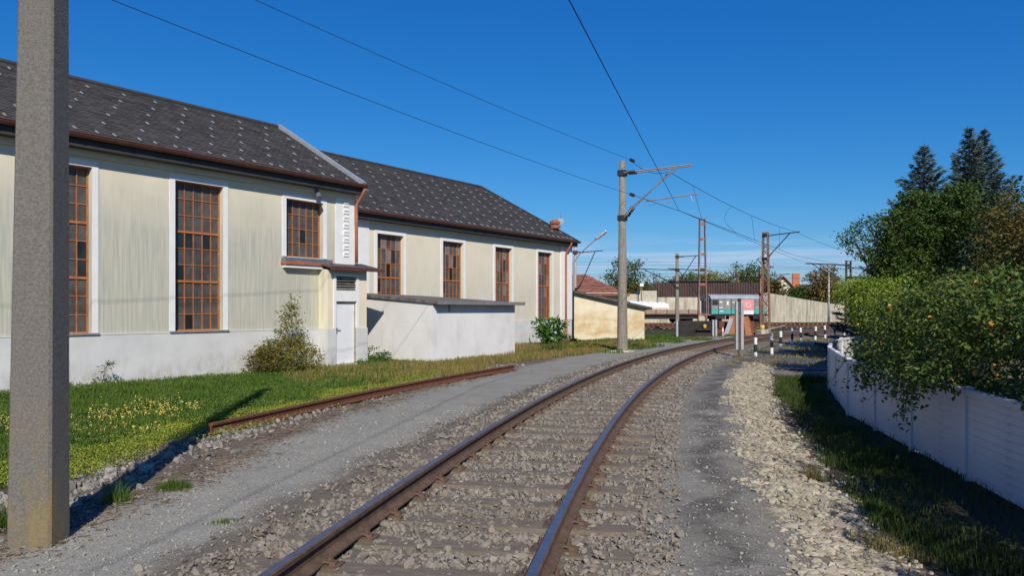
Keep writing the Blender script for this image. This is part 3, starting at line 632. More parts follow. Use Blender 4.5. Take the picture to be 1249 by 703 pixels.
m = MB(); m.box((7.95, -.03, 3.2), (X1h+.01, -.002, 6.0)); m.build('pilaster', 'trim_white', h1)
def rows3(z0, z1, n=9): return [z0+(z1-z0)*i/n for i in range(n+1)]
for k, q in enumerate(wins):
    if q[2] < 2:
        zs = rows3(q[2], q[3]); dk = {5: [(1, 5), (2, 5), (4, 5), (1, 3), (2, 0)], 0: [(4, 4), (4, 3)]}.get(k, [(2, 2), (3, 6)])
        if k != 0 and k != 5: dk = [(2, 2), (3, 6)]
        if k == 0: dk = [(5, 4), (5, 3)]
        steel_window(h1, *q, 6, (zs[3], zs[6]), zs, .2, dark=dk)
    else:
        zs = rows3(q[2], q[3], 4); steel_window(h1, *q, 6, (), zs, .2, dark=[(1, 3), (3, 1)], sill=None)
rf = slope_roof(h1, X0h-.2, X1h+.05, (EY, EZ), (RY, RZ)); slope_roof(h1, X0h-.2, X1h+.05, (8.32, EZ), (RY, RZ), name='roof_back', guards=False, sl=(.6, .34))
m = MB(); m.tube((X0h-.2, RY, RZ+.02), (X1h+.05, RY, RZ+.02), .09, n=8); m.build('ridge_cap', 'roof_edge', rf)
m = MB(); m.bar((X1h+.06, EY-.02, EZ+.06), (X1h+.06, RY, RZ+.07), .16, .14); m.build('verge_flashing', 'zinc_bright', rf)
m = MB(); m.box((X0h-.2, EY+.03, EZ-.27), (X1h+.05, EY+.07, EZ-.03)); m.box((X0h-.2, EY+.07, EZ-.27), (X1h+.05, -.002, EZ-.24)); m.build('eave_board', 'roof_edge', h1)
m = MB(); m.box((X0h, -.09, EZ-.42), (X1h, -.003, EZ-.27)); m.build('cornice', 'cream', h1)
gutter(h1, X0h-.2, X1h+.1, EY-.06, EZ+.02)
m = MB(); px = 8.78
m.path([(px, EY-.06, EZ-.05), (px, EY-.04, EZ-.18), (px, -.16, EZ-.52), (px, -.10, EZ-.66), (px, -.10, EZ-1.2), (px, -.10, 3.25)], .055, 10); m.build('downpipe', 'pipe_red', h1, True)
m = MB()
for z in np.arange(3.45, 5.6, .235): m.box((8.27, -.055, z), (8.50, -.03, z+.14)); m.box((8.29, -.075, z+.10), (8.48, -.055, z+.13))
m.build('wall_bracket_strip', 'trim_white', h1)
m = MB(); m.box((7.02, -.14, 5.42), (7.14, -.02, 5.54)); m.tube((7.08, -.1, 5.44), (7.0, -.34, 5.2), .07, .09, 8); m.build('flood_lamp', 'zinc', h1)
# window ledge and door porch of the first hall
p1 = MB(); p1.box((5.8, -.20, 3.18), (7.66, -.002, 3.29)); lg = p1.build('window_ledge', 'zinc', h1)
p1 = MB(); p1.box((5.78, -.24, 3.08), (7.5, -.002, 3.178)); p1.build('ledge_edge', 'pipe_red', lg)
p1 = MB(); p1.box((5.83, -.19, 2.98), (7.3, -.002, 3.078)); p1.build('ledge_moulding', 'trim_white', lg)
BX0, BX1, BY = 7.25, 8.92, -.44
m = MB(); wall_open(m, BX0, BX1, -.6, 2.98, [(7.57, 8.45, -.6, 1.94), (7.57, 8.45, 2.32, 2.77)], y=BY, depth=.1)
m.add([(BX0, BY, 1.08), (BX0, BY, 2.98), (BX0, 0, 2.98), (BX0, 0, 1.08)], [(0, 1, 2, 3)]); m.add([(BX1, BY, -.6), (BX1, BY, 2.98), (BX1, .6, 2.98), (BX1, .6, -.6)], [(3, 2, 1, 0)])
pb = m.build('porch', 'cream_box', h1)
m = MB(); m.box((BX0-.02, BY-.025, -.6), (7.57, -.002, 1.10)); m.box((8.45, BY-.025, -.6), (BX1+.02, BY+.3, 1.10)); m.box((7.57, BY-.02, -.6), (8.45, BY+.2, -.03)); m.build('porch_plinth', 'plinth_white', pb)
m = MB(); t = .1
m.box((7.57-t, BY-.03, 1.103), (7.57, BY, 2.87)); m.box((8.45, BY-.03, 1.103), (8.45+t, BY, 2.87)); m.box((7.57, BY-.03, 2.77), (8.45, BY, 2.87)); m.box((7.57, BY-.03, 1.97), (8.45, BY, 2.32)); m.build('porch_trim', 'trim_white', pb)
m = MB(); m.box((7.59, BY+.07, -.03), (8.43, BY+.1, 1.92)); dr = m.build('door', 'door_paint', pb, bevel=.004)
m = MB(); m.box((7.571, BY+.05, -.028), (7.589, BY+.12, 1.938)); m.box((8.431, BY+.05, -.028), (8.449, BY+.12, 1.938)); m.box((7.59, BY+.05, 1.92), (8.43, BY+.12, 1.939)); m.build('door_frame', 'wood_old', dr)
m = MB(); m.box((7.66, BY+.06, .93), (7.70, BY+.07, 1.12)); m.tube((7.68, BY+.06, 1.06), (7.68, BY+.02, 1.06), .012); m.bar((7.68, BY+.02, 1.06), (7.79, BY+.02, 1.06), .02, .02); m.build('door_handle', 'zinc', dr)
m = MB()
for z in (.3, 1.6): m.tube((8.425, BY+.05, z-.06), (8.425, BY+.05, z+.06), .016)
m.build('hinge', 'zinc', dr)
m = MB(); m.box((7.57, BY+.095, 2.32), (8.45, BY+.1, 2.77)); lv = m.build('louvre_vent', 'dark_wood', pb)
for i, z in enumerate(np.linspace(2.35, 2.70, 5)):
    q = MB(); q.bar((7.58, BY+.045, z+.03), (8.44, BY+.045, z+.03+random.uniform(-.02, .02)), .09, .016, up=(0, -.6, .8)); q.build('slat', 'bitumen' if i == 2 else 'galv', lv)
m = MB()
m.add([(7.16, BY-.24, 3.0), (9.42, BY-.24, 3.0), (9.42, .3, 3.2), (7.16, -.002, 3.16), (7.16, BY-.24, 3.05), (9.42, BY-.24, 3.05), (9.42, .3, 3.27), (7.16, -.002, 3.21)],
      [(3, 2, 1, 0), (4, 5, 6, 7), (0, 1, 5, 4), (1, 2, 6, 5), (2, 3, 7, 6), (3, 0, 4, 7)]); m.build('porch_roof', 'roofing_grey', pb)
m = MB(); m.box((7.14, BY-.29, 2.95), (9.45, BY-.243, 3.06)); m.build('roof_fascia', 'gutter', pb)
# ---- second hall
h2 = thing('hall_building', 'cream hall set back behind the white annex, slate roof, four orange windows', 'building', (W2O[0], W2O[1], 0), ANG)
A0, A1 = -26., -.08; E2 = 5.58; R2Y, R2Z = 6.6, 9.38
wn2 = [(-15.66, -14.1, 1.2, 4.83), (-11.51, -10.02, 1.2, 4.83), (-7.49, -6.05, 1.2, 4.83), (-3.6, -2.16, 1.2, 4.83)]
m = MB(); wall_open(m, A0, A1, -.6, 5.7, wn2); m.build('wall', 'cream_far', h2)
m = MB(); bw = 13.2
m.add([(A1, 0, -.6), (A1, bw, -.6), (A1, bw, 5.5), (A1, R2Y, R2Z-.2), (A1, 0, 5.5)], [(0, 1, 2, 3, 4)]); m.add([(A0, 0, -.6), (A0, bw, -.6), (A0, bw, 5.5), (A0, R2Y, R2Z-.2), (A0, 0, 5.5)], [(4, 3, 2, 1, 0)])
m.add([(A0, bw, -.6), (A1, bw, -.6), (A1, bw, 5.5), (A0, bw, 5.5)], [(3, 2, 1, 0)]); m.build('gable_wall', 'cream', h2)
m = MB(); m.box((-13.1, -.035, -.6), (A1+.02, -.002, 1.13)); m.build('plinth', 'plinth_white', h2)
m = MB(); m.box((-1.25, -.06, 1.13), (A1+.02, -.002, 5.3)); m.build('pilaster', 'trim_white', h2)
m = MB(); m.box((-17.6, -.05, 2.0), (-16.15, -.002, 5.3)); m.build('pilaster', 'trim_white', h2)
for k, q in enumerate(wn2):
    hv = 3.0 if k == 3 else 3.04
    zs = [q[2]+(hv-q[2])*i/3 for i in range(3)]+[hv+(q[3]-hv)*i/3 for i in range(4)]
    steel_window(h2, *q, 6, (zs[3],), zs, .2, dark=[(1, 5), (4, 4), (3, 3), (1, 2)], pale=[(2, 5), (5, 5), (3, 4), (5, 3)][:3] if k < 2 else [(2, 4), (4, 2), (5, 3), (4, 5)])
rf = slope_roof(h2, A0-.2, A1+.1, (-.42, E2), (R2Y, R2Z)); slope_roof(h2, A0-.2, A1+.1, (13.6, E2), (R2Y, R2Z), name='roof_back', guards=False, sl=(.6, .34))
m = MB(); m.tube((A0-.2, R2Y, R2Z+.02), (A1+.1, R2Y, R2Z+.02), .09, n=8); m.build('ridge_cap', 'roof_edge', rf)
m = MB(); m.bar((A1+.1, -.44, E2+.04), (A1+.1, R2Y, R2Z+.05), .1, .1); m.build('verge_flashing', 'roof_edge', rf)
m = MB(); m.box((A0-.2, -.38, E2-.27), (A1+.1, -.34, E2-.03)); m.box((A0-.2, -.34, E2-.27), (A1+.1, -.002, E2-.24)); m.build('eave_board', 'roof_edge', h2)
gutter(h2, A0-.2, A1+.15, -.48, E2+.02)
m = MB(); px = -.85
m.path([(px, -.48, E2-.05), (px, -.46, E2-.2), (px, -.2, E2-.55), (px, -.12, E2-.75), (px, -.12, 3), (px, -.12, -.25)], .06, 10); dp = m.build('downpipe', 'pipe_red', h2, True)
m = MB(); m.tube((px, -.12, -.3), (px, -.12, 1.15), .085, n=12); m.build('standpipe', 'pipe_red', dp)
# ---- white annex in front of the second hall
ax = thing('annex_building', 'low white plastered annex with thin flat roof below the hall windows', 'building', tuple(W2O)+(0,), ANG)
S0, S1, AY = -18.08, -13.12, -5.09
m = MB(); m.add([(S0, AY, -.6), (S1, AY, -.6), (S1, AY, 1.88), (S0, AY, 1.92)], [(0, 1, 2, 3)]); m.add([(S1, AY, -.6), (S1, 0, -.6), (S1, 0, 2.2), (S1, AY, 1.88)], [(0, 1, 2, 3)])
m.add([(S0, AY, -.6), (S0, 0, -.6), (S0, 0, 2.3), (S0, AY, 1.92)], [(3, 2, 1, 0)]); m.build('wall', 'annex_white', ax)
m = MB(); o_ = .28
m.add([(S0-.08, AY-o_, 1.9), (S1+.25, AY-o_, 1.87), (S1+.25, 0, 2.21), (S0-.08, 0, 2.3), (S0-.08, AY-o_, 2.0), (S1+.25, AY-o_, 1.97), (S1+.25, 0, 2.31), (S0-.08, 0, 2.40)],
      [(3, 2, 1, 0), (4, 5, 6, 7), (0, 1, 5, 4), (1, 2, 6, 5), (2, 3, 7, 6), (3, 0, 4, 7)]); ar = m.build('roof', 'bitumen', ax)
m = MB(); m.box((S0-.09, AY-o_-.03, 1.88), (S1+.27, AY-o_-.003, 2.0)); m.build('roof_edge', 'sill_grey', ar)
m = MB(); m.tube((S0+.85, AY-.02, 1.62), (S0+.85, AY-.02, 1.86), .03, n=8); m.build('roof_spout', 'zinc', ax)
# ---- small cream shed at the end of the hall
shd = thing('shed', 'small cream rendered shed with grey single-pitch roof behind the catenary pole', 'shed', (3.85, 47.2, 0), R(4))
zt = lambda x, y: 2.74-.215*x+.03*y
m = MB(); q_ = [(0, 0), (2.85, 0), (4.35, -.25), (5.1, 4), (0, 4)]
for a, b in zip(q_, q_[1:]+q_[:1]): m.add([(*a, -.5), (*b, -.5), (*b, zt(*b)), (*a, zt(*a))], [(0, 1, 2, 3)])
m.build('wall', 'shed_cream', shd)
m = MB(); P_ = [(x, y, zt(x, y)+.003) for x, y in ((-.3, -.3), (3.0, -.35), (4.75, -.6), (5.5, 4.3), (-.3, 4.3))]; n = 5
m.add(P_+[(x, y, z+.15) for x, y, z in P_], [tuple(range(4, -1, -1)), tuple(range(5, 10))]+[(i, (i+1) % 5, 5+(i+1) % 5, 5+i) for i in range(5)]); m.build('roof', 'roofing_grey', shd)
# ---- house with red-brown tiled roof behind the shed
rh = thing('tiled_house', 'low house with a faded red-brown tiled roof behind the cream shed', 'house', (4.6, 58, 0), R(0))
m = MB(); m.box((-6, .4, -.6), (4.2, 7.6, 3.0)); m.build('wall', 'house_white', rh)
m = MB(); m.add([(-6.4, 0, 2.75), (4.4, 0, 2.75), (1.3, 4, 4.55), (-6.4, 4, 4.55), (4.4, 8, 2.75), (-6.4, 8, 2.75)], [(0, 1, 2, 3), (1, 4, 2), (4, 5, 3, 2), (0, 3, 5)]); r_ = m.build('roof', 'tile_red', rh)
V = []; T = []
for j in range(14):
    for i in range(44):
        t = j/14; xr = 4.4-3.1*t; xa = -6.4+i*.25+(j % 2)*.12; xb = min(xa+.24, xr)
        if xb-xa < .05: continue
        y0_, z0_ = 4*t, 2.75+1.8*t; y1_, z1_ = 4*(t+.085), 2.75+1.8*(t+.085); k = len(V)
        V += [(xa, y0_-.02, z0_+.05), (xb, y0_-.02, z0_+.05), (xb, y1_, z1_+.01), (xa, y1_, z1_+.01)]; T.append((k, k+1, k+2, k+3))
tag(npmesh('roof_tiles', V, T, 'tile_red', r_), kind='stuff')
# ---- neighbour's house on the right, only its eave corner reaches the picture
nh = thing('garden_house', 'house whose dark eave corner shows at the right edge above the garden trees', 'house', (8.45, 11.7, -.3), R(0))
m = MB(); m.box((0.3, -9, -.3), (9, -.5, 4.4)); m.build('wall', 'house_white', nh)
m = MB(); m.add([(-.28, -9.5, 4.42), (-.28, .2, 4.42), (4.6, .2, 7.6), (4.6, -9.5, 7.6), (9.5, .2, 4.42), (9.5, -9.5, 4.42), (-.28, -9.5, 4.60), (-.28, .2, 4.60), (4.6, .2, 7.78), (4.6, -9.5, 7.78), (9.5, .2, 4.60), (9.5, -9.5, 4.60)],
    [(0, 1, 2, 3), (3, 2, 4, 5), (9, 8, 7, 6), (11, 10, 8, 9), (0, 6, 7, 1), (1, 7, 8, 2), (2, 8, 10, 4), (5, 4, 10, 11), (3, 9, 6, 0), (5, 11, 9, 3)]); m.build('roof', 'roof_dark', nh)
m = MB(); m.add([(.3, -.51, 4.4), (9, -.51, 4.4), (4.6, -.51, 7.4)], [(2, 1, 0)]); m.build('gable_wall', 'house_white', nh)
m = MB(); m.box((-.4, -9.5, 4.36), (-.28, .2, 4.48)); m.build('gutter', 'roof_dark', nh)
# ------------------------------------------------------------------ masts, brackets, wires
def heading(s): return -(TH+K*s)
def taper_post(m, h, a0, b0, a1, b1, ch=.03, tilt=0, zb=-.6):
    L = []
    for z, a, b in ((zb, a0, b0), (h, a1, b1)):
        c = ch*(a/a0); dx = tilt*z
        L.append([(x+dx, y, z) for x, y in ((-a/2+c, -b/2), (a/2-c, -b/2), (a/2, -b/2+c), (a/2, b/2-c), (a/2-c, b/2), (-a/2+c, b/2), (-a/2, b/2-c), (-a/2, -b/2+c))])
    m.add(L[0]+L[1], [(i, (i+1) % 8, 8+(i+1) % 8, 8+i) for i in range(8)]+[tuple(range(7, -1, -1)), tuple(range(8, 16))])
def insul(m, p, q):
    p, q = Vector(p), Vector(q); n = 5
    for i in range(n): m.tube(p.lerp(q, (i+.1)/n), p.lerp(q, (i+.75)/n), .075, .05, 8)
    m.tube(p, q, .035, n=6)
def bracket(parent, ztop, zlow, L, twin=.16, reg=True, r=.028, mt='galv'):
    """cantilever reaching along local +x: top tubes, raking stays, registration arm"""
    def ins(p, q): m = MB(); insul(m, p, q); m.build('insulator', 'insulator', parent)
    def tb(p, q, rr=r, nm='bracket_tube'): m = MB(); m.tube(p, q, rr); m.build(nm, mt, parent)
    for e in ((-twin, twin) if twin else (0,)):
        ins((.25, e, ztop), (.6, e, ztop+.01)); tb((.1, e, ztop), (.27, e, ztop), r*1.2); tb((.58, e, ztop+.01), (L, e, ztop+.12))
        k = L*(.72 if e >= 0 else .82); zi = zlow+(ztop-zlow)*.14+.1; ins((.22, e, zlow), (.48, e, zi)); tb((.1, e, zlow-.1), (.23, e, zlow+.01), r*1.2); tb((.47, e, zi-.01), (k, e, ztop+.06))
    if reg:
        za = zlow+(ztop-zlow)*.30; tb((.95, 0, za+.02), (L+.25, 0, za+.2), r, 'registration_arm'); tb((.9, .05, za-.18), (L*.7, .05, za-.06), .01, 'steady_wire'); tb((L*.98, 0, za+.18), (L*1.02, 0, za-.1), .012, 'dropper')
    for z in (ztop, zlow-.1): b = MB(); b.box((-.17, -.19, z-.11), (.17, .19, z+.11)); b.build('clamp_band', 'black_paint', parent)
# near post
np_ = thing('concrete_post', 'square weathered concrete post in the left foreground, yellow lichen at its foot', 'post', (-3.60, 5.80, -.06), 0)
m = MB(); taper_post(m, 8.3, .345, .275, .20, .17, .02, .0095); m.build('post', 'concrete_post', np_)
# catenary pole beside the shed
s_, d_ = sdof(4.66, 32.2); cp = thing('catenary_pole', 'tapered concrete catenary pole with twin bracket arms beside the curve', 'pole', (4.66, 32.2, -.08), heading(float(s_)))
m = MB(); m.lathe([(.24, -.5), (.235, 0), (.185, 3.5), (.125, 8.05), (.09, 8.08)], n=12); m.build('pole', 'concrete', cp, True)
m = MB(); m.box((-.45, -.42, -.3), (.42, .42, .06)); m.build('footing', 'concrete_wall', cp, bevel=.03)
bracket(cp, 7.55, 5.75, 2.9)
# lattice masts
def lattice(name, label, loc, rz, h, wb, wt, depth, mt='mast_rust', plates=True):
    t = thing(name, label, 'mast', loc, rz, 'rusty lattice masts'); m = MB()
    for e in (-1, 1): m.bar((e*wb/2, 0, -.4), (e*wt/2, 0, h), .09, depth, up=(0, 1, 0))
    m.build('upright', mt, t)
    g = MB(); n = int(h/.62)
    for i in range(n):
        z0_, z1_ = h*i/n, h*(i+1)/n; a = wb+(wt-wb)*i/n; b = wb+(wt-wb)*(i+1)/n
        if plates:
            if i % 2 == 0: g.box((-a/2+.02, -.05, z0_+.05), (a/2-.02, .05, z0_+.26))
        else:
            sgn = 1 if i % 2 else -1; g.bar((-sgn*a/2, -depth/2, z0_), (sgn*b/2, -depth/2, z1_), .045, .02, up=(0, 1, 0)); g.bar((sgn*a/2, depth/2, z0_), (-sgn*b/2, depth/2, z1_), .045, .02, up=(0, 1, 0))
    g.box((-wt/2, -.06, h-.12), (wt/2, .06, h)); g.build('brace', mt, t)
    f = MB(); f.box((-wb*.8, -.45, -.5), (wb*.8, .45, .12)); f.build('footing', 'concrete_wall', t)
    return t
sm_, dm_ = sdof(18.95, 57); m1 = lattice('lattice_mast', 'rusty lattice mast right of the grey and teal wagon', (18.95, 57, -.1), heading(float(sm_)), 7.6, .62, .34, .3, plates=False)
bracket(m1, 7.35, 5.7, 2.5, twin=0, reg=False, r=.04, mt='underframe')
m2 = lattice('lattice_mast', 'tall narrow battened mast left of the grey and teal wagon', (15.6, 62.5, -.1), R(6), 9.3, .72, .42, .2)
bk = link('bracket', None, m2, (0, 0, 0), R(180)); bracket(bk, 5.05, 2.75, 2.9, twin=0, reg=False, r=.035, mt='underframe')
m3 = thing('concrete_pole', 'slim concrete pole between the flat wagon and the battened mast', 'pole', (14.95, 69, -.1), 0)
m = MB(); taper_post(m, 6.9, .34, .28, .24, .2, .03); m.build('post', 'concrete', m3); bk = link('bracket', None, m3, (0, 0, 0), R(180)); bracket(bk, 5.4, 3.9, 4.2, twin=0, reg=False, r=.035, mt='underframe')
bk = link('bracket', None, m3, (0, 0, 0), R(-8)); bracket(bk, 6.6, 4.4, 2.3, twin=0, reg=False, r=.035, mt='underframe')
m4 = lattice('lattice_mast', 'short rusty mast above the dark garden shed, left of the trees', (36.2, 82, -.1), R(10), 7.1, .7, .5, .3)
bk = link('bracket', None, m4, (0, 0, 0), R(180)); bracket(bk, 6.6, 4.2, 5.0, twin=.2, reg=False, r=.045, mt='underframe'); bk = link('bracket', None, m4, (0, 0, 0), R(0)); bracket(bk, 6.3, 4.4, 3.0, twin=0, reg=False, r=.045, mt='underframe')
m5 = thing('catenary_pole', 'far brace mast partly hidden behind the lattice mast', 'pole', (27.4, 84, -.1), 0)
m = MB(); taper_post(m, 6.2, .3, .3, .22, .22, .03); m.build('post', 'mast_rust', m5); bracket(m5, 5.6, 3.6, 3.2, twin=0, reg=False, r=.04, mt='underframe'); bk = link('bracket', None, m5, (0, 0, 0), R(180)); bracket(bk, 5.4, 3.6, 2.6, twin=0, reg=False, r=.04, mt='underframe')
wp = thing('lamp_pole', 'slender white pole in front of the brown round tree', 'pole', (37.6, 90.5, -.1)); m = MB(); m.lathe([(.16, -.4), (.13, 2), (.09, 7)], n=10); m.build('pole', 'galv', wp, True); m = MB(); m.box((-.18, -.18, 6.98), (.18, .18, 7.12)); m.build('cap', 'galv', wp)
# lamp post at the hall corner
sl = thing('street_lamp', 'street lamp leaning out from behind the far hall corner', 'lamp', (3.95, 48.6, -.1))
m = MB(); m.tube((-.02, 0, -.4), (-.02, 0, 4.9), .075, .06, 10); m.path([(-.02, 0, 4.8), (.35, -.1, 5.35), (1.45, -.4, 6.35)], .035, 8); m.build('pole', 'galv', sl)
m = MB(); m.bar((1.35, -.38, 6.28), (2.0, -.55, 6.78), .26, .16); m.bar((1.28, -.36, 6.22), (1.4, -.39, 6.32), .14, .12); m.build('lamp_head', 'zinc_bright', sl, bevel=.04)
m = MB(); m.bar((1.5, -.42, 6.30), (1.95, -.54, 6.65), .2, .06); m.build('lamp_glass', 'glass_pale', sl)
fm_ = thing('bracket_mast', 'slim mast with a single arm behind the hall corner under the street lamp', 'mast', (4.35, 52.5, -.1)); m = MB(); taper_post(m, 6.3, .2, .2, .16, .16, .02); m.build('post', 'galv', fm_); bracket(fm_, 5.75, 3.3, 1.9, twin=0, reg=False, r=.03, mt='underframe')
# wires
def wire(label, pts, r=.013, sag=0., n=14, cat='wire', name='overhead_wire'):
    P = []
    for a, b in zip(pts[:-1], pts[1:]):
        a, b = Vector(a), Vector(b)
        for i in range(n):
            t = i/n; P.append(a.lerp(b, t)-Vector((0, 0, sag*4*t*(1-t))))
    P.append(Vector(pts[-1])); m = MB(); m.path(P, r, 5)
    return tag(m.build(name, 'wire'), label, cat, 'overhead wires')
arm = (6.85, 31.2, 5.75)
wire('steep overhead wire running from the picture top down to the near bracket arm', [(-1.9, -6, 5.75), (.73, 9.9, 5.75), arm], .009)
wire('lower of the two long wires slanting from the top left to the concrete pole', [(-17.5, -8, 6.6), (-6.26, 11.9, 6.55), (4.98, 32, 6.55)], .007, .12)
wire('upper of the two long wires slanting from the top left to the concrete pole top', [(-15.5, -1, 8.1), (-5.2, 15.5, 8.0), (4.98, 32, 8.0)], .007, .1)
k1 = (20.9, 56.2, 7.45)
wire('carrier wire from the concrete pole arm to the rusty mast arm', [(4.98, 32, 8.0), (6.6, 31.3+.9, 7.55), k1, (38, 80, 7.1), (60, 105, 7)], .012, .28)
wire('contact wire from the concrete pole arm on past the rusty mast', [(4.98, 32, 6.55), arm, (20.8, 56.4, 5.75), (38, 80, 5.7), (60, 105, 5.7)], .012, .0)
wire('second contact wire splitting off just below the first', [arm, (21.5, 57.5, 5.45), (38, 82, 5.5)], .010, .0)
for i, t in enumerate((.12, .36, .52, .8)):
    a = Vector((6.6, 32.2, 7.55)).lerp(Vector(k1), t)-Vector((0, 0, .28*4*t*(1-t))); b = Vector(arm).lerp(Vector((20.8, 56.4, 5.75)), t)
    wire(['first dropper between carrier and contact wire, nearest the concrete pole', 'looped dropper between carrier and contact wire', 'straight dropper right after the looped one', 'last dropper before the rusty mast'][i], [a, b] if i != 1 else [a.lerp(b, q/10)+Vector((-.5*math.sin(math.pi*q/10), 0, 0)) for q in range(11)], .009, name='dropper_wire')
for i, (y_, z_, x0_, x1_) in enumerate(((70, 6.2, -30, 60), (72, 5.2, -30, 60), (86, 6.9, -30, 80), (86, 5.6, -30, 80))):
    wire(['highest', 'second', 'third', 'lowest'][i]+' of the thin far wires strung level across the yard behind the poles', [(x0_, y_-6, z_), (14.9, y_, z_-.1), (x1_, y_+18, z_)], .011, .25)
for i, (x, y, z, l_) in enumerate(((4.98, 32, 8.0, .28), (4.98, 32, 6.55, .28))):
    m = MB(); dv = Vector((.49, .87, 0)); insul(m, Vector((x, y, z))-dv*.0, Vector((x, y, z))+dv*.42); tag(m.build('wire_insulator', 'insulator'), ['upper', 'lower'][i]+' brown strain insulator just right of the concrete pole', 'insulator', 'strain insulators')
# ------------------------------------------------------------------ bollards and sign
def bollard():
    t = link('bollard', None); m = MB(); m.tube((0, 0, -.3), (0, 0, .26), .062, n=14, mi=1); m.tube((0, 0, .26), (0, 0, .55), .062, n=14); m.tube((0, 0, .55), (0, 0, .78), .062, n=14, mi=1); m.lathe([(.062, .78), (.05, .80), (.02, .805)], n=14, mi=1)
    m.build('post', ['black_paint', 'white_paint'], t); m = MB(); m.lathe([(.09, -.02), (.085, .015), (.063, .02)], n=12); m.build('collar', 'concrete', t); return t
bl0 = bollard(); GB = 'striped bollards along the curve'
BP = [(9.1, 28.5, -.12), (10.15, 29.8, 0), (11.7, 33.2, 0), (14.3, 38.9, -.04), (15.5, 40.9, -.04), (17.5, 44, -.04), (19.1, 46.5, -.04), (20.9, 49.4, -.03), (22.8, 52.3, -.03)]
BL = ['first striped bollard from the left, nearest the grey sign posts', 'second striped bollard from the left, the tallest looking', 'third striped bollard from the left, still in sun', 'fourth striped bollard, last one in full sun', 'fifth striped bollard, at the edge of the tree shadow',
      'sixth striped bollard, in the tree shadow', 'seventh striped bollard, in the tree shadow', 'eighth striped bollard, in shade near the garden fence', 'farthest striped bollard, half hidden by the lime-green bush']
def copy_thing(o):
    c = o.copy(); col.objects.link(c)
    for ch in o.children:
        k = ch.copy(); col.objects.link(k); k.parent = c
    return c
for i, (p, lb) in enumerate(zip(BP, BL)):
    o = bl0 if i == 0 else copy_thing(bl0); s, d = sdof(p[0], p[1]); o.location = (p[0], p[1], float(gz(s, d))+p[2]+.02); o.rotation_euler = (R(random.uniform(-2, 2)), R(random.uniform(-2, 2)), random.random()); tag(o, lb, 'bollard', GB)
m = MB(); m.box((-.018, -.0655, .68), (.018, -.062, .73)); m.box((-.01, -.0655, .60), (.01, -.062, .64)); o = m.build('red_mark', 'red_paint', bl0)
sg = thing('track_sign', 'pair of tall pale grey sign boards on a rusty post, seen edge on', 'sign', (8.32, 27.9, -.12), R(8))
m = MB(); m.box((-.05, -.03, -.4), (.015, .03, 2.2)); m.build('post', 'rail_rust', sg)
for e, w_ in ((-.155, .085), (.035, .11)):
    m = MB(); m.box((e, -.055, .36), (e+w_, -.035, 2.12)); m.box((e, -.034, .36), (e+.012, .05, 2.12)); m.build('board', 'zinc_bright', sg)
m = MB(); m.box((-.05, -.04, 2.13), (.055, .04, 2.23)); m.build('cap', 'black_paint', sg)
# ------------------------------------------------------------------ white garden fence
FP = [(4.05, .5), (4.33, 2.0), (4.68, 3.9), (4.68+.35, 3.9+1.9*.98), (5.03+.35, 7.65+.0), (5.38+.02, 9.0)]
FP = [(5.38-.1835*1.9*k/1.0168*1.0, 9.0-1.9*k/1.0168) for k in (4, 3, 2, 1)]+[(5.38, 9.0), (5.735, 10.9), (6.07, 12.7), (6.41, 14.5), (7.25, 17.0), (8.0, 19.2), (9.25, 22.1), (10.8, 25.0), (12.5, 27.4), (14.6, 29.4)]
fn = thing('garden_fence', 'white boarded garden fence with posts and cap rail below the hedge', 'fence')
FZ0, FZ1 = -.34, .76
for i, (a, b) in enumerate(zip(FP[:-1], FP[1:])):
    a = Vector((*a, 0)); b = Vector((*b, 0)); L = (b-a).length; rz = math.atan2(b.y-a.y, b.x-a.x); n = 11; hgt = (FZ1-.07-FZ0-.05)/n
    m = MB()
    y0_, y1_ = -.02, .02
    prof = [(y0_+.003, .001), (y0_, .004), (y0_, hgt*.46), (y0_+.004, hgt*.5), (y0_, hgt*.54), (y0_, hgt-.004), (y0_+.003, hgt-.001), (y1_, hgt-.001), (y1_, .001)]
    V = [(.05, y, z) for y, z in prof]+[(L-.05, y, z) for y, z in prof]; k = len(prof)
    m.add(V, [(j, k+j, k+(j+1) % k, (j+1) % k) for j in range(k)]+[tuple(range(k)), tuple(range(2*k-1, k-1, -1))]); me = m.mesh('board', 'pvc')
    for j in range(n): link('board', me, fn, (a.x, a.y, FZ0+.05+j*hgt), rz)
    m = MB(); m.box((-.02, -.045, FZ1-.075), (L+.02, .045, FZ1)); o = m.build('cap_rail', 'pvc', fn, bevel=.006); o.location = (a.x, a.y, .001*(i % 2)); o.rotation_euler = (0, 0, rz)
for i, p in enumerate(FP):
    q = FP[min(i+1, len(FP)-1)]; r_ = FP[max(i-1, 0)]; m = MB(); m.box((-.05, -.05, FZ0-.3), (.05, .05, FZ1+.012)); m.box((-.052, -.052, FZ1+.012), (.052, .052, FZ1+.03)); o = m.build('post', 'pvc', fn, bevel=.006)
    o.location = (*p, 0); o.rotation_euler = (0, 0, math.atan2(q[1]-r_[1], q[0]-r_[0]))
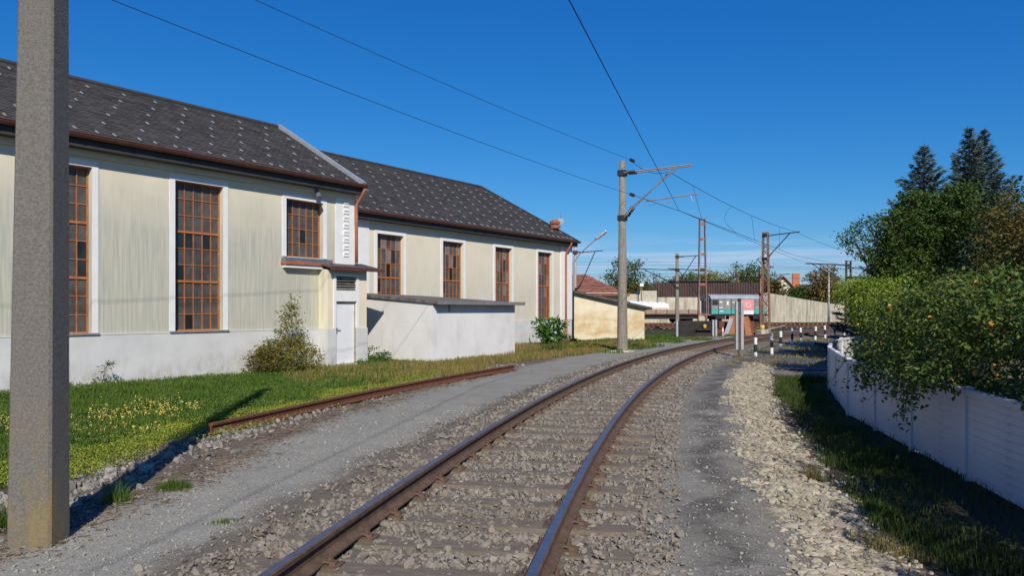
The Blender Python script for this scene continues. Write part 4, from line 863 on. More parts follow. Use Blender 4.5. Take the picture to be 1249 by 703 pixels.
# ------------------------------------------------------------------ yard things beyond the curve
bf = thing('buffer_stop', 'low black-tarred timber buffer stop with grey steel end posts', 'buffer stop', (12.3, 51.5, -.1), R(2))
m = MB(); m.box((-1.1, -.2, 0), (1.15, .25, .32)); m.build('timber', 'underframe', bf); m = MB(); m.box((-1.1, -.21, .33), (1.15, .26, .68)); m.build('timber', 'underframe', bf); m = MB(); m.box((-1.08, -.2, .69), (1.13, .25, 1.04)); m.build('timber', 'underframe', bf)
for x in (-1.22, 1.22, 1.42):
    m = MB(); m.box((x-.06, -.3, -.2), (x+.06, -.2, 1.12)); m.box((x-.015, -.2, -.2), (x+.015, .1, 1.1)); m.build('end_post', 'zinc_bright', bf)
m = MB(); m.box((.05, -.42, .42), (1.1, -.25, .5)); m.build('step', 'black_paint', bf)
m = MB(); m.lathe([(.05, 0), (.12, .06), (.12, .24), (.06, .3)], (.62, -.34, .52)); tag(m.build('signal_lamp', 'quince', bf, True))
rs = thing('post_marker', 'small red and white marker post beside the leaning steel plates', 'marker', (14.15, 51.2, -.1)); m = MB(); m.tube((0, 0, -.2), (0, 0, .62), .07, n=10); m.build('post', 'wagon_pink', rs); m = MB(); m.lathe([(.072, .35), (.072, .5)], n=10); m.build('band', 'white_paint', rs)
for i, (x, y, wdt, h_, lean, tw, mt, lb) in enumerate([(14.5, 51.8, .28, 1.35, .38, -25, 'zinc', 'grey steel channel leaning beside the black buffer stop'), (15.05, 52.0, .5, 1.45, .3, -6, 'rust_orange', 'first rusty steel plate leaning left of the grey sign boards'),
        (15.62, 52.1, .5, 1.48, .3, -4, 'rust_orange', 'second rusty steel plate directly behind the grey sign boards'), (16.15, 52.0, .42, 1.4, .34, 4, 'rust_orange', 'third rusty steel plate right of the grey sign boards'), (16.5, 52.2, .38, 1.3, .42, 12, 'old_rust', 'darkest rightmost leaning rusty plate')]):
    m = MB(); m.box((-wdt/2, -.02, -.15), (wdt/2, .02, h_)); m.box((-wdt/2, .02, -.15), (-wdt/2+.02, .1, h_)); m.box((wdt/2-.02, .02, -.15), (wdt/2, .1, h_))
    o = tag(m.build('steel_plate', mt), lb, 'plate', 'steel plates leaning in the yard'); o.location = (x, y, -.1); o.rotation_euler = (-lean, R(tw)*-.6, R(tw))
m = MB(); m.box((-1.4, -.4, -.1), (1.5, .5, .5)); m.box((-1.2, -.5, .5), (1.3, .45, 1.0)); o = tag(m.build('scrap_skip', 'old_rust', bevel=.05), 'rusty scrap heap container behind the leaning plates', 'container'); o.location = (15.6, 53.6, -.1)
m = MB(); m.lathe([(.16, 0), (.16, .26), (.13, .3)], n=12); o = tag(m.build('yellow_canister', 'flower_yellow', None, True), 'small yellow canister at the right of the rusty plates', 'canister'); o.location = (17.0, 51.8, .35)
m = MB(); m.box((-.3, -.3, -.1), (.3, .3, .44)); o = tag(m.build('concrete_block', 'concrete_wall', bevel=.03), 'pale concrete block under the yellow canister', 'block'); o.location = (17.0, 51.85, -.1); o.rotation_euler = (0, 0, .4)
for i, (x, y, r_) in enumerate(((18.0, 54.2, .3), (18.5, 54.0, -.2))):
    m = MB(); m.bar((-.8, 0, .05), (.8, .1, .5), .2, .06); o = tag(m.build('timber_plank', 'wood_old'), ['lower', 'upper'][i]+' pale plank lying right of the yellow canister', 'plank', 'planks in the yard'); o.location = (x, y, -.05+.15*i); o.rotation_euler = (0, 0, r_)
# siding track with wagons
AL = R(14); SDX, SDY = 24.3, 94.
sd_t = thing('siding_track', 'straight rusty siding track under the goods wagons', 'track', (SDX, SDY+1.4, -.12), AL)
for e in (-.75, .75): sweep_rail('rail', [(x, e, .02) for x in np.arange(-40, 60, 4.)], sd_t, ['old_rust', 'old_rust'])
mq = MB(); mq.box((-.12, -1.3, -.15), (.12, 1.3, .015)); me = mq.mesh('sleeper', 'sleeper')
for x in np.arange(-24, 40, .65): link('sleeper', me, sd_t, (x, 0, 0))
s2t = thing('siding_track', 'second rusty siding track crossing in front of the retaining wall', 'track', (26, 78, -.10), R(16))
for e in (-.75, .75): sweep_rail('rail', [(x, e, .02) for x in np.arange(-26, 60, 4.)], s2t, ['old_rust', 'old_rust'])
for x in np.arange(-20, 50, .65): link('sleeper', me, s2t, (x, 0, 0))
def wheelset(parent, x, r=.46):
    for e in (-.78, .78):
        m = MB(); m.tube((x, e-.06, r), (x, e+.06, r), r, n=18); m.tube((x, e-.09, r), (x, e+.09, r), r*.35, n=12); m.build('wheel', 'underframe', parent)
gwz = .06
wg = thing('goods_wagon', 'grey covered goods wagon with teal stripe and pink door', 'wagon', (SDX, SDY+1.4, gwz), AL)
LW = 7.7
m = MB(); m.box((0, -1.3, 1.1), (LW, 1.3, 2.95)); m.build('body', 'wagon_grey', wg)
m = MB(); n = 10; pr = [(-1.38, 2.96)]+[(1.38*math.cos(math.pi-math.pi*i/n), 2.96+.62*math.sin(math.pi*i/n)) for i in range(1, n)]+[(1.38, 2.96)]
V = [(-.08, y, z) for y, z in pr]+[(LW+.08, y, z) for y, z in pr]; k = len(pr)
m.add(V, [(j, k+j, k+(j+1) % k, (j+1) % k) for j in range(k)]+[tuple(range(k)), tuple(range(2*k-1, k-1, -1))]); m.build('roof', 'wagon_roof', wg)
m = MB(); m.box((-.01, -1.315, 1.1), (3.8, -1.301, 1.75)); m.box((5.8, -1.315, 1.1), (LW+.01, -1.301, 1.75)); m.build('teal_stripe', 'wagon_teal', wg)
m = MB(); m.box((3.8, -1.36, 1.05), (5.8, -1.30, 2.9)); dr = m.build('door', 'wagon_pink', wg)
m = MB(); m.box((3.81, -1.366, 1.06), (5.79, -1.361, 1.55)); m.build('door_lower_panel', 'white_paint', dr)
m = MB()
for a in range(16):
    if a in (2, 3): continue
    t0, t1 = 6.283*a/16, 6.283*(a+1)/16; m.bar((5.1+.3*math.cos(t0), -1.367, 2.25+.3*math.sin(t0)), (5.1+.3*math.cos(t1), -1.367, 2.25+.3*math.sin(t1)), .05, .01, up=(0, 1, 0))
m.build('emblem', 'white_paint', dr)
for x in (.05, .95, 1.85, 2.7, 3.6, 5.95, 6.8, 7.62):
    m = MB(); m.box((x-.03, -1.36, 1.1), (x+.03, -1.316, 2.95)); m.build('rib', 'underframe' if x in (.95, 2.7) else 'wagon_grey', wg)
for x0_, x1_, z0_, z1_, mt in ((.1, .88, 2.2, 2.85, 'black_paint'), (1.1, 1.5, 2.5, 2.65, 'white_paint'), (2.1, 2.35, 2.2, 2.7, 'white_paint'), (1.05, 1.55, 1.85, 1.95, 'white_paint'), (1.2, 1.6, 1.4, 1.5, 'white_paint'), (2.85, 3.3, 2.5, 2.6, 'white_paint'), (6.05, 6.65, 2.15, 2.85, 'sill_grey'), (2.9, 3.4, 1.95, 2.35, 'sill_grey')):
    m = MB(); m.box((x0_, -1.322, z0_), (x1_, -1.3165, z1_)); m.build('lettering_panel', mt, wg)
m = MB(); m.box((-.1, -1.2, .85), (LW+.1, 1.2, 1.09)); m.box((.6, -1.25, .45), (1.9, 1.25, .85)); m.box((LW-1.9, -1.25, .45), (LW-.6, 1.25, .85)); m.box((3.2, -.9, .4), (4.8, .9, .85)); m.build('underframe', 'underframe', wg)
for x in (1.25, LW-1.25): wheelset(wg, x)
for y in (-.85, .85):
    for x, e in ((-.1, -1), (LW+.1, 1)):
        m = MB(); m.tube((x, y, .98), (x+e*.5, y, .98), .09, n=8); m.tube((x+e*.5, y, .98), (x+e*.56, y, .98), .2, n=12); m.build('buffer', 'underframe', wg)
m = MB(); m.box((-.35, -1.2, 1.0), (-.3, -1.05, 3.1)); m.box((-.35, 1.05, 1.0), (-.3, 1.2, 3.1)); m.box((-.9, -1.25, .95), (-.05, 1.25, 1.06)); m.box((-.06, -.6, 1.1), (-.02, .6, 2.8)); m.build('end_platform', 'wagon_grey', wg)
# flat wagon
fw = thing('flat_wagon', 'low flat wagon with weathered wooden side boards and dark bogies', 'wagon', (SDX-9.2*math.cos(AL), SDY+1.4-9.2*math.sin(AL), gwz), AL)
m = MB(); m.box((-4, -1.3, .95), (7.6, 1.3, 1.2)); m.build('deck', 'underframe', fw)
for i in range(8):
    m = MB(); x = -3.95+i*1.44; m.box((x, -1.36, 1.12), (x+1.36, -1.3, 1.62)); m.build('side_board', 'wood_old', fw)
for i in range(9):
    m = MB(); x = -3.99+i*1.44; m.box((x-.04, -1.42, .95), (x+.04, -1.362, 1.7)); m.build('stake', 'old_rust', fw)
m = MB(); m.box((-3.9, -1.1, .5), (7.5, 1.1, .94)); m.build('underframe', 'underframe', fw)
for x in (-3, -1.4, 5, 6.5): wheelset(fw, x)
def cargo():
    m = MB(); n = 12; pts = []
    for i in range(n+1):
        for j in range(7):
            t, q = i/n, j/6; pts.append((t*5, -1+2*q, .02+.85*math.sin(q*math.pi)**.5*(1-.25*t)+.1*math.sin(i*2.1+j*1.7)*(0 < j < 6)))
    m.add(pts, [(i*7+j, (i+1)*7+j, (i+1)*7+j+1, i*7+j+1) for i in range(n) for j in range(6)])
    o = tag(m.build('tarpaulin', 'plastic_white'), 'crumpled white plastic sheet covering the load on the flat wagon', 'tarpaulin'); c, s = math.cos(AL), math.sin(AL)
    o.location = (SDX-10.5*c, SDY+1.4-10.5*s, 1.9); o.rotation_euler = (0, 0, AL)
    m = MB(); m.box((0, -.95, 0), (5.1, .95, .62)); o = tag(m.build('timber_stack', 'shed_cream', bevel=.03), 'pale timber stack under the white plastic sheet on the flat wagon', 'timber'); o.location = (SDX-10.5*c, SDY+1.4-10.5*s, gwz+1.21); o.rotation_euler = (0, 0, AL)
cargo()
# retaining wall and brown steel screen
rw = thing('retaining_wall', 'stained pale concrete retaining wall behind the sidings, sloping down to the right', 'wall')
WP = [(33.5, 100.5, 3.95), (37.5, 104, 3.55), (41.5, 107.5, 3.1), (45.5, 111, 2.75), (49.5, 114.5, 2.4), (53.5, 118, 2.1), (58, 122, 1.85)]
for a, b in zip(WP[:-1], WP[1:]):
    A, B = Vector(a), Vector(b); n = Vector((B.y-A.y, A.x-B.x, 0)).normalized()*-.4; e = (B-A)*.012
    q = [(A.x+e.x, A.y+e.y), (B.x-e.x, B.y-e.y), (B.x-e.x+n.x, B.y-e.y+n.y), (A.x+e.x+n.x, A.y+e.y+n.y)]; m = MB()
    m.add([(x, y, -.7) for x, y in q]+[(q[0][0], q[0][1], A.z), (q[1][0], q[1][1], B.z), (q[2][0], q[2][1], B.z), (q[3][0], q[3][1], A.z)], [(3, 2, 1, 0), (4, 5, 6, 7), (0, 1, 5, 4), (1, 2, 6, 5), (2, 3, 7, 6), (3, 0, 4, 7)])
    m.build('wall_panel', 'concrete_wall', rw)
r2 = thing('retaining_wall', 'concrete yard wall below the brown steel screen behind the wagons', 'wall')
for i in range(9):
    x0_ = 8.5+i*2.85; h_ = 4.3 if i == 3 else 3.6+.12*(i % 3)
    if i > 3: h_ = 3.4
    m = MB(); m.box((x0_, 104+x0_*.02, -.7), (x0_+2.8, 104.4+x0_*.02, h_)); m.build('wall_panel', 'concrete_wall', r2)
sp = thing('steel_screen', 'long dark brown corrugated steel screen above the goods wagons', 'screen')
def corr(x0, x1, y, z0, z1):
    m = MB(); p = .36; n = int((x1-x0)/p*4); pr = [(x0+(x1-x0)*i/n, y+(.0 if i % 4 in (0, 1) else .14)) for i in range(n+1)]
    V = [(x, yy, z0) for x, yy in pr]+[(x, yy, z1) for x, yy in pr]; k = n+1
    m.add(V, [(i, i+1, k+i+1, k+i) for i in range(n)]); m.box((x0, y+.2, z0), (x1, y+.5, z1-.05)); return m
for a, b, z0_, z1_ in ((20.0, 21.9, 3.3, 5.45), (21.95, 26.2, 3.3, 5.65), (26.25, 30.4, 3.3, 5.65), (30.45, 35.2, 3.2, 5.5)):
    corr(a, b, 106.3, z0_, z1_).build('sheet', 'sheet_brown', sp)
m = MB(); m.box((21.9, 106.1, 5.66), (30.5, 106.9, 5.82)); m.build('cap', 'black_paint', sp)
yl = thing('yard_lamp', 'small square lamp on a thin post left of the steel screen', 'lamp', (17.5, 103, -.1)); m = MB(); m.tube((0, 0, -.3), (0, 0, 5), .08); m.build('post', 'concrete', yl); m = MB(); m.box((-.25, -.2, 4.95), (.25, .2, 5.35)); m.build('lamp_head', 'white_paint', yl)
y2 = thing('yard_lamp', 'curved lamp post showing above the right end of the steel screen', 'lamp', (32.3, 109, -.1)); m = MB(); m.path([(0, 0, -.3), (0, 0, 6.8), (-.2, 0, 7.2), (-.7, 0, 7.35)], .09, 8); m.build('post', 'mast_rust', y2); m = MB(); m.box((-1.1, -.15, 7.25), (-.6, .15, 7.42)); m.build('lamp_head', 'galv', y2)
# far houses
fh = thing('far_house', 'far white gabled house with orange roof and chimney above the retaining wall', 'house', (55.8, 157, .6), R(-14))
m = MB(); m.box((-3.2, 0, -.6), (3.2, 9, 4.3)); m.add([(-3.2, -.005, 4.3), (3.2, -.005, 4.3), (0, -.005, 7.6)], [(0, 1, 2)]); m.build('wall', 'house_white', fh)
m = MB()
for e in (-1, 1): m.add([(e*3.8, -.6, 3.9), (e*3.8, 9.5, 3.9), (0, 9.5, 7.95), (0, -.6, 7.95), (e*3.8, -.6, 4.15), (e*3.8, 9.5, 4.15), (0, 9.5, 8.2), (0, -.6, 8.2)], [(0, 1, 2, 3), (7, 6, 5, 4), (0, 3, 7, 4), (0, 4, 5, 1)])
ro = m.build('roof', 'house_red', fh); m = MB(); m.box((2.2, 3, 5.5), (3.6, 4.4, 8.7)); m.build('chimney', 'house_red', ro)
m = MB(); m.box((-.9, -.03, 3.4), (.1, .02, 4.5)); w_ = m.build('window', 'white_paint', fh); m = MB(); m.box((-.8, -.05, 3.5), (-.45, -.035, 4.4)); m.box((-.35, -.05, 3.5), (0, -.035, 4.4)); m.build('pane', 'glass_dark', w_)
f2 = thing('far_house', 'far house with grey roof just right of the orange-roofed one', 'house', (64, 162, 0), R(-8))
m = MB(); m.box((-4.5, 0, -.6), (6, 8, 4.0)); m.build('wall', 'sill_grey', f2); m = MB(); m.add([(-5, -.5, 3.9), (6.5, -.5, 3.9), (6.5, 4, 7.2), (-5, 4, 7.2), (6.5, 8.5, 3.9), (-5, 8.5, 3.9)], [(0, 1, 2, 3), (3, 2, 4, 5), (1, 4, 2), (0, 3, 5)]); ro = m.build('roof', 'roof_dark', f2); m = MB(); m.box((3.0, 3, 6.3), (3.8, 3.8, 8.1)); m.build('chimney', 'sill_grey', ro)
f3 = thing('far_house', 'far red roof peeping between trees left of the steel screen', 'house', (28.2, 160, 0), 0); m = MB(); m.box((-4, 0, -.6), (4, 7, 4.4)); m.build('wall', 'house_white', f3); m = MB(); m.add([(-4.5, -.5, 4.2), (4.5, -.5, 4.2), (4.5, 3.5, 6.7), (-4.5, 3.5, 6.7), (4.5, 7.5, 4.2), (-4.5, 7.5, 4.2)], [(0, 1, 2, 3), (3, 2, 4, 5), (1, 4, 2), (0, 3, 5)]); m.build('roof', 'house_red', f3)
cr = thing('parked_van', 'pale vehicle roof with red tail showing over the retaining wall', 'van', (54.2, 127, 1.2), R(24)); m = MB(); m.prism([(-3, 0), (3, 0), (3.05, .9), (2.8, 1.2), (-2.2, 1.35), (-3, .7)], -.9, .9); m.build('body', 'white_paint', cr, bevel=.1); m = MB(); m.box((1.6, -.95, .1), (3.1, .95, .9)); m.build('tail', 'red_paint', cr)
for x in (-2, 2):
    for y in (-.9, .9):
        m = MB(); m.tube((x, y-.12, .05), (x, y+.12, .05), .35, n=14); m.build('wheel', 'black_paint', cr)
m = MB(); m.box((50, 124, -.6), (75, 140, 1.0)); o = m.build('raised_ground', 'far_land'); tag(o, kind='structure'); o.name = 'terrain_bank'
# dark garden shed
gs = thing('garden_shed', 'dark timber garden shed at the left end of the lime-green bush', 'shed', (20.15, 43.5, -.2), R(0))
for i in range(10):
    m = MB(); m.box((i*.4+.005, 0, -.2), (i*.4+.395, .04+.01*(i % 2), 3.6)); m.build('board', 'dark_wood', gs)
m = MB(); m.box((0, .06, -.2), (4, 2.0, 3.55)); m.build('wall', 'dark_wood', gs); m = MB(); m.add([(-.3, -.3, 3.62), (4.3, -.3, 3.62), (4.3, 2.2, 3.75), (-.15, 2.2, 3.75), (-.3, -.3, 3.76), (4.3, -.3, 3.76), (4.3, 2.2, 3.89), (-.15, 2.2, 3.89)], [(3, 2, 1, 0), (4, 5, 6, 7), (0, 1, 5, 4), (1, 2, 6, 5), (2, 3, 7, 6), (3, 0, 4, 7)]); m.build('roof', 'dark_wood', gs)
# horn on the hall roof edge
P0 = W2O-NO*1.05+U*-.15; hn = thing('roof_siren', 'rusty siren with small aerial standing on the far hall roof edge', 'siren', (P0[0], P0[1], 6.3))
m = MB(); m.lathe([(.1, -.4), (.06, .1), (.28, .14), (.3, .3), (.18, .36), (.3, .4), (.3, .55), (.12, .66)], n=10); m.build('siren', 'rust_orange', hn); m = MB(); m.tube((.3, 0, 0), (.34, 0, 1.1), .015); m.tube((.34, -.02, .55), (.34, .06, .55), .18, .15, 12); m.build('aerial', 'zinc', hn)
# ------------------------------------------------------------------ vegetation
def hedge():
    t = thing('hedge', 'dense quince hedge with yellow fruit spilling over the white fence', 'hedge', (7.5, 10.5, -.3))
    lobes = []; rr = random.Random(3)
    for s in np.arange(-3.0, 14.8, .75):  # run beside and behind the camera is unseen, added to shade the verge
        for q in range(4):
            d = 5.0+q*.85+rr.uniform(-.2, .2); x, y = tp(s+rr.uniform(-.3, .3), d); x, y = float(x), float(y)
            top = 2.12+.25*rr.random()-.18*(q == 0)+(.85 if s < 6.5 else 0); zc = rr.choice((.75, 1.3, top-.55)); r_ = rr.uniform(.5, .72)  # unseen near end made taller so that it shades the verge
            lobes.append((x-7.5, y-10.5, zc+.3, r_, r_, min(r_*1.1, top-zc)))
            lobes.append((x-7.5, y-10.5, top-.5+.3, r_, r_, .5))
    for s in np.arange(9.6, 14.2, .45):
        x, y = tp(s, 4.55); lobes.append((float(x)-7.5, float(y)-10.5, 1.15+rr.uniform(-.12, .2), .3, .38, .38))
    P, O = crown_points(lobes, 8200, 13, .085, .55); keep = (P[:, 2] > .15)
    wx, wy = P[:, 0]+7.5, P[:, 1]+10.5; s, d = sdof(wx, wy); keep &= (d > 4.95) | (P[:, 2] > .95+.3*(1-np.clip((d-4.3)/.6, 0, 1))) | ((s > 9.3) & (s < 14.4) & (d < 4.6))
    P, O = P[keep], O[keep]; V, T = leaves(P, rng.uniform(.04, .095, len(P)), .35, .6, O); npmesh('foliage', V, T, 'leaf_hedge', t)
    # spray of shoots hanging over the fence face
    m = MB(); PP = []
    for k, (x0_, y0_, ln) in enumerate([(5.55, 10.55, .62), (5.42, 10.2, .55), (5.6, 10.8, .35), (5.9, 12.3, .3), (6.3, 13.6, .38), (6.6, 14.9, .5), (5.75, 11.4, .4)]):
        p = Vector((x0_+.3, y0_, 1.0)); pts = [p, Vector((x0_-.02, y0_, .98)), Vector((x0_-.16, y0_-.05, .75-ln*.2)), Vector((x0_-.2-.05*k % 2, y0_-.14, .75-ln))]
        m.path([(a.x-7.5, a.y-10.5, a.z+.3) for a in pts], [.012, .01, .007, .003], 5); m.build('hanging_shoot', 'bark', t); m = MB()
        for a, b in zip(pts[:-1], pts[1:]):
            for j in range(26 if ln > .5 else 16): PP.append(a.lerp(b, rr.random())+Vector((rr.gauss(0, .07), rr.gauss(0, .07), rr.gauss(0, .06))))
    P = np.array([(p.x-7.5, p.y-10.5, p.z+.3) for p in PP]); V, T = leaves(P, rng.uniform(.05, .095, len(P)), .3, .62); npmesh('hanging_leaves', V, T, 'leaf_hedge', t)
    for x, y in [tp(s, 6.0) for s in np.arange(4, 18, 1.5)]:
        m = MB(); m.path([(float(x)-7.5, float(y)-10.5, -.1), (float(x)-7.45, float(y)-10.45, .8), (float(x)-7.2, float(y)-10.3, 2.1)], [.05, .035, .012], 6); m.build('stem', 'bark', t)
    # autumn leaves within the hedge
    P, O = crown_points(lobes, 420, 4, .07, .1); s, d = sdof(P[:, 0]+7.5, P[:, 1]+10.5); kp = (d > 4.8) & (P[:, 2] > .6); V, T = leaves(P[kp], rng.uniform(.05, .10, kp.sum()), .5, .62, O[kp]); npmesh('autumn_leaves', V, T, 'leaf_orange', t)
    for i in range(16):
        s = rr.uniform(6, 16); d = rr.uniform(4.5, 4.9); x, y = tp(s, d); q = MB(); r_ = rr.uniform(.022, .033); q.lathe([(.004, -r_*1.15), (r_*.7, -r_*.8), (r_, 0), (r_*.75, r_*.75), (r_*.3, r_*1.1)], n=8)
        o = q.build('quince', 'quince', t, True); o.location = (float(x)-7.5, float(y)-10.5, rr.uniform(1.15, 2.1))
hedge()
def bush(name, label, c, r3, m, clumps, per, leaf, base, cat='bush', spread=.1, nl=6, seed=1, group=None):
    rr = random.Random(seed); lobes = []
    for i in range(nl):
        lobes.append((c[0]+rr.uniform(-.6, .6)*r3[0], c[1]+rr.uniform(-.6, .6)*r3[1], c[2]+rr.uniform(-.55, .5)*r3[2], r3[0]*rr.uniform(.35, .6), r3[1]*rr.uniform(.35, .6), r3[2]*rr.uniform(.35, .55)))
    return tree(name, label, lobes, base, max(.15, (c[2]-base[2])*.3), .03+.02*r3[2], m, clumps, per, spread, leaf, cat, group, seed=seed)
bush('garden_bush', 'bright lime-green bush beyond the fence bend', (10.0, 20.6, 1.95), (1.25, 1.5, .95), 'leaf_lime', 1100, 13, .075, (9.6, 20.4, -.3), spread=.13, nl=12)
bush('garden_bush', 'lower dark green bush right of the lime-green bush', (12.0, 22.5, 1.0), (1.7, 1.8, 1.6), 'leaf_dark', 480, 12, .13, (12, 22.5, -.3), spread=.14, nl=10, seed=4)
for x_, y_, h_, lb_ in ((23.6, 39.5, 6.2, 'garden tree hidden behind the broadleaf tree, shading the bollards'), (27.4, 45, 6.8, 'farther garden tree behind the dark shed, shading the far bollards')):
    lb = [(x_+a, y_+b, h_*c, 1.9, 1.9, h_*.24) for a, b, c in ((0, 0, .75), (-1.3, .4, .55), (1.3, -.3, .55), (.2, 1.4, .5), (.1, -1.3, .52))]
    tree('garden_tree', lb_, lb, (x_, y_, -.3), 2.0, .18, 'leaf_mid', 700, 12, .25, .22, seed=31)
# tall broadleaf tree with a feathery side branch
lb = [(13.5, 25.5, 3.1, 1.4, 1.4, 1.4), (12.9, 25, 4.1, .8, .8, .8), (13.9, 25.5, 4.7, 1.1, 1.1, .9), (15.0, 25.5, 4.2, 1.3, 1.3, 1.2), (12.6, 24.6, 2.4, .8, .8, .9), (15.4, 26, 3.0, 1.4, 1.4, 1.4), (13.6, 24.5, 2.2, 1.3, 1.2, 1.1), (14.7, 25, 5.1, .8, .8, .7), (12.7, 25, 3.2, .7, .7, .7), (13.3, 25.2, 5.2, .4, .4, .5), (12.5, 25, 4.6, .3, .3, .35)]
tree('broadleaf_tree', 'dense dark green broadleaf tree rising behind the hedge', lb, (13.4, 25.6, -.3), 1.8, .16, 'leaf_dark', 2300, 16, .14, .125, seed=3)
lb = [(11.3, 25.2, 4.05, .55, .5, .32), (11.75, 25.0, 4.45, .5, .5, .28), (12.3, 25, 3.5, .6, .6, .5), (11.55, 25.3, 3.55, .35, .35, .22)]
tree('feathery_tree', 'sparse feathery tree at the left edge of the garden trees', lb, (12.9, 25.8, -.3), 2.4, .07, 'leaf_dark', 190, 12, .11, .09, seed=8)
lb = [(12.6, 18.6, 3.0, 1.1, 1.1, 1.0), (13.2, 19, 3.9, 1.2, 1.2, .85), (12.1, 18.2, 2.3, .8, .8, .8), (13.8, 18.8, 2.8, 1.2, 1.2, 1.2)]
tree('autumn_tree', 'tree with yellowing brown leaves at the right edge above the hedge', lb, (13.2, 19, -.3), 1.4, .12, 'leaf_autumn', 1000, 13, .13, .10, seed=5)
lb = [(14.6, 22.4, 3.2, 1.3, 1.3, 1.6), (14.9, 22.6, 4.6, .9, .9, .9), (13.6, 21.6, 2.4, 1.3, 1.3, 1.3), (15.6, 22.6, 2.8, 1.4, 1.4, 1.6), (12.6, 21.2, 2.0, 1.0, 1.0, 1.0)]
tree('yew_tree', 'very dark shaded evergreen between the broadleaf and autumn trees', lb, (14.5, 22.6, -.3), 1.3, .14, 'needle_shaded', 1000, 14, .14, .12, seed=6)
def spruce(name, label, loc, h, rmax, m, seed=0, n_w=40, group='blue spruces'):
    rr = random.Random(seed); t = thing(name, label, 'conifer', loc, group=group); g = MB(); g.path([(0, 0, -.2), (0, 0, h*.5), (.03, 0, h)], [.16, .09, .012], 8); PV = []; DV = []
    for i in range(n_w):
        f = i/(n_w-1); z = .8+(h-1.0)*f; R_ = rmax*(1-f)**.95+.04; k = max(4, int(9*(1-f)+4)); a0 = rr.random()*6.28
        for j in range(k):
            a = a0+6.283*j/k+rr.uniform(-.25, .25); L = R_*rr.uniform(.55, 1.25); dv = Vector((math.cos(a), math.sin(a), 0)); up = .25+.5*f
            tip = Vector((0, 0, z))+dv*L+Vector((0, 0, L*(up-.35))); mid = Vector((0, 0, z))+dv*L*.55+Vector((0, 0, L*(up-.62)*.5))
            g.path([(0, 0, z), mid, tip], [.02, .012, .004], 4)
            for q in range(int(8+40*L)):
                u = rr.random()**.8; p = (Vector((0, 0, z)).lerp(mid, u*2) if u < .5 else mid.lerp(tip, u*2-1)); sd_ = dv.cross(Vector((0, 0, 1)))*rr.uniform(-1, 1)*L*.30*(1.1-u)
                PV.append(p+sd_+Vector((0, 0, rr.uniform(-.06, .03)))); DV.append(dv*.8+sd_*2+Vector((0, 0, rr.uniform(-.1, .45))))
    g.build('trunk', 'bark', t); P = np.array([tuple(p) for p in PV]); A = np.array([tuple(p) for p in DV]); A /= np.linalg.norm(A, axis=1, keepdims=True); n = len(P)
    P = np.repeat(P, 3, 0)+rng.normal(0, .03, (n*3, 3)); A = np.repeat(A, 3, 0)+rng.normal(0, .3, (n*3, 3)); A /= np.linalg.norm(A, axis=1, keepdims=True); n *= 3
    B = np.cross(A, rng.normal(size=(n, 3))); B /= np.linalg.norm(B, axis=1, keepdims=True); L = rng.uniform(.09, .2, n)[:, None]
    V = np.stack([P-B*.018, P+B*.018, P+A*L+B*.006, P+A*L-B*.006], 1).reshape(-1, 3); npmesh('crown', V, np.arange(n*4).reshape(n, 4), m, t)
spruce('spruce_tree', 'lower left blue spruce above the broadleaf tree', (16.3, 30.2, -.3), 8.6, 3.3, 'needle_blue', 1)
spruce('spruce_tree', 'taller blue spruce with the highest tip', (17.75, 29.6, -.3), 9.15, 3.0, 'needle_blue', 2)
spruce('spruce_tree', 'narrow blue spruce top just right of the highest tip', (18.55, 30, -.3), 9.2, 3.0, 'needle_blue', 3)
# background trees
BT = [('round green tree behind the tiled roof, left of the concrete pole', 18.6, 126, 4.0, 10.4, 'leaf_mid'), ('small green tree at the left behind the hall corner', 12.3, 138, 4.2, 8.4, 'leaf_mid'), ('low green tree just left of the steel screen', 28.4, 135, 4.2, 9.0, 'leaf_mid'),
      ('low brownish bush behind the yard wall left of the steel screen', 22.5, 118, 3.4, 6.2, 'leaf_autumn'), ('green tree rising behind the left half of the steel screen', 33.5, 138, 4.6, 9.8, 'leaf_mid'), ('yellowish tree behind the middle of the steel screen', 34.5, 126, 4.2, 9.2, 'leaf_yellow'), ('taller green tree above the right part of the steel screen', 40.2, 130, 4.4, 10.9, 'leaf_mid'),
      ('dark low tree left of the orange-roofed house', 45.0, 138, 3.6, 8.4, 'leaf_brown'), ('green bushy tree by the mast, left of the orange-roofed house', 38.8, 114, 2.2, 6.6, 'leaf_autumn'), ('dark green shrub between the far house and the brown tree', 46.3, 122, 2.4, 6.0, 'leaf_dark'), ('large round brown tree behind the slender pole', 49.7, 122, 3.9, 9.2, 'leaf_brown'), ('green tree right of the brown tree behind the dark shed', 59, 122, 5, 8.4, 'leaf_mid'), ('low brownish tree behind the tiled roof right end', 20.6, 122, 2.2, 6.4, 'leaf_autumn')]
for i, (lbv, x, y, rd, h_, mt) in enumerate(BT):
    rr = random.Random(40+i); lobes = [(x+rr.uniform(-.55, .55)*rd, y+rr.uniform(-.4, .4)*rd, h_*rr.uniform(.38, .72), rd*rr.uniform(.35, .5), rd*rr.uniform(.35, .5), h_*rr.uniform(.2, .28)) for _ in range(9)]
    tree('background_tree', lbv, lobes, (x, y, -.6), h_*.3, .2, mt, 420, 10, .38, .42, group='trees behind the rail yard', seed=i)
bt = thing('bare_tree', 'thin leafless tree right of the concrete pole', 'tree', (21.3, 115, -.6)); m = MB(); rr = random.Random(9); m.path([(0, 0, 0), (.1, 0, 4), (.0, 0, 8.2)], [.15, .1, .02], 6)
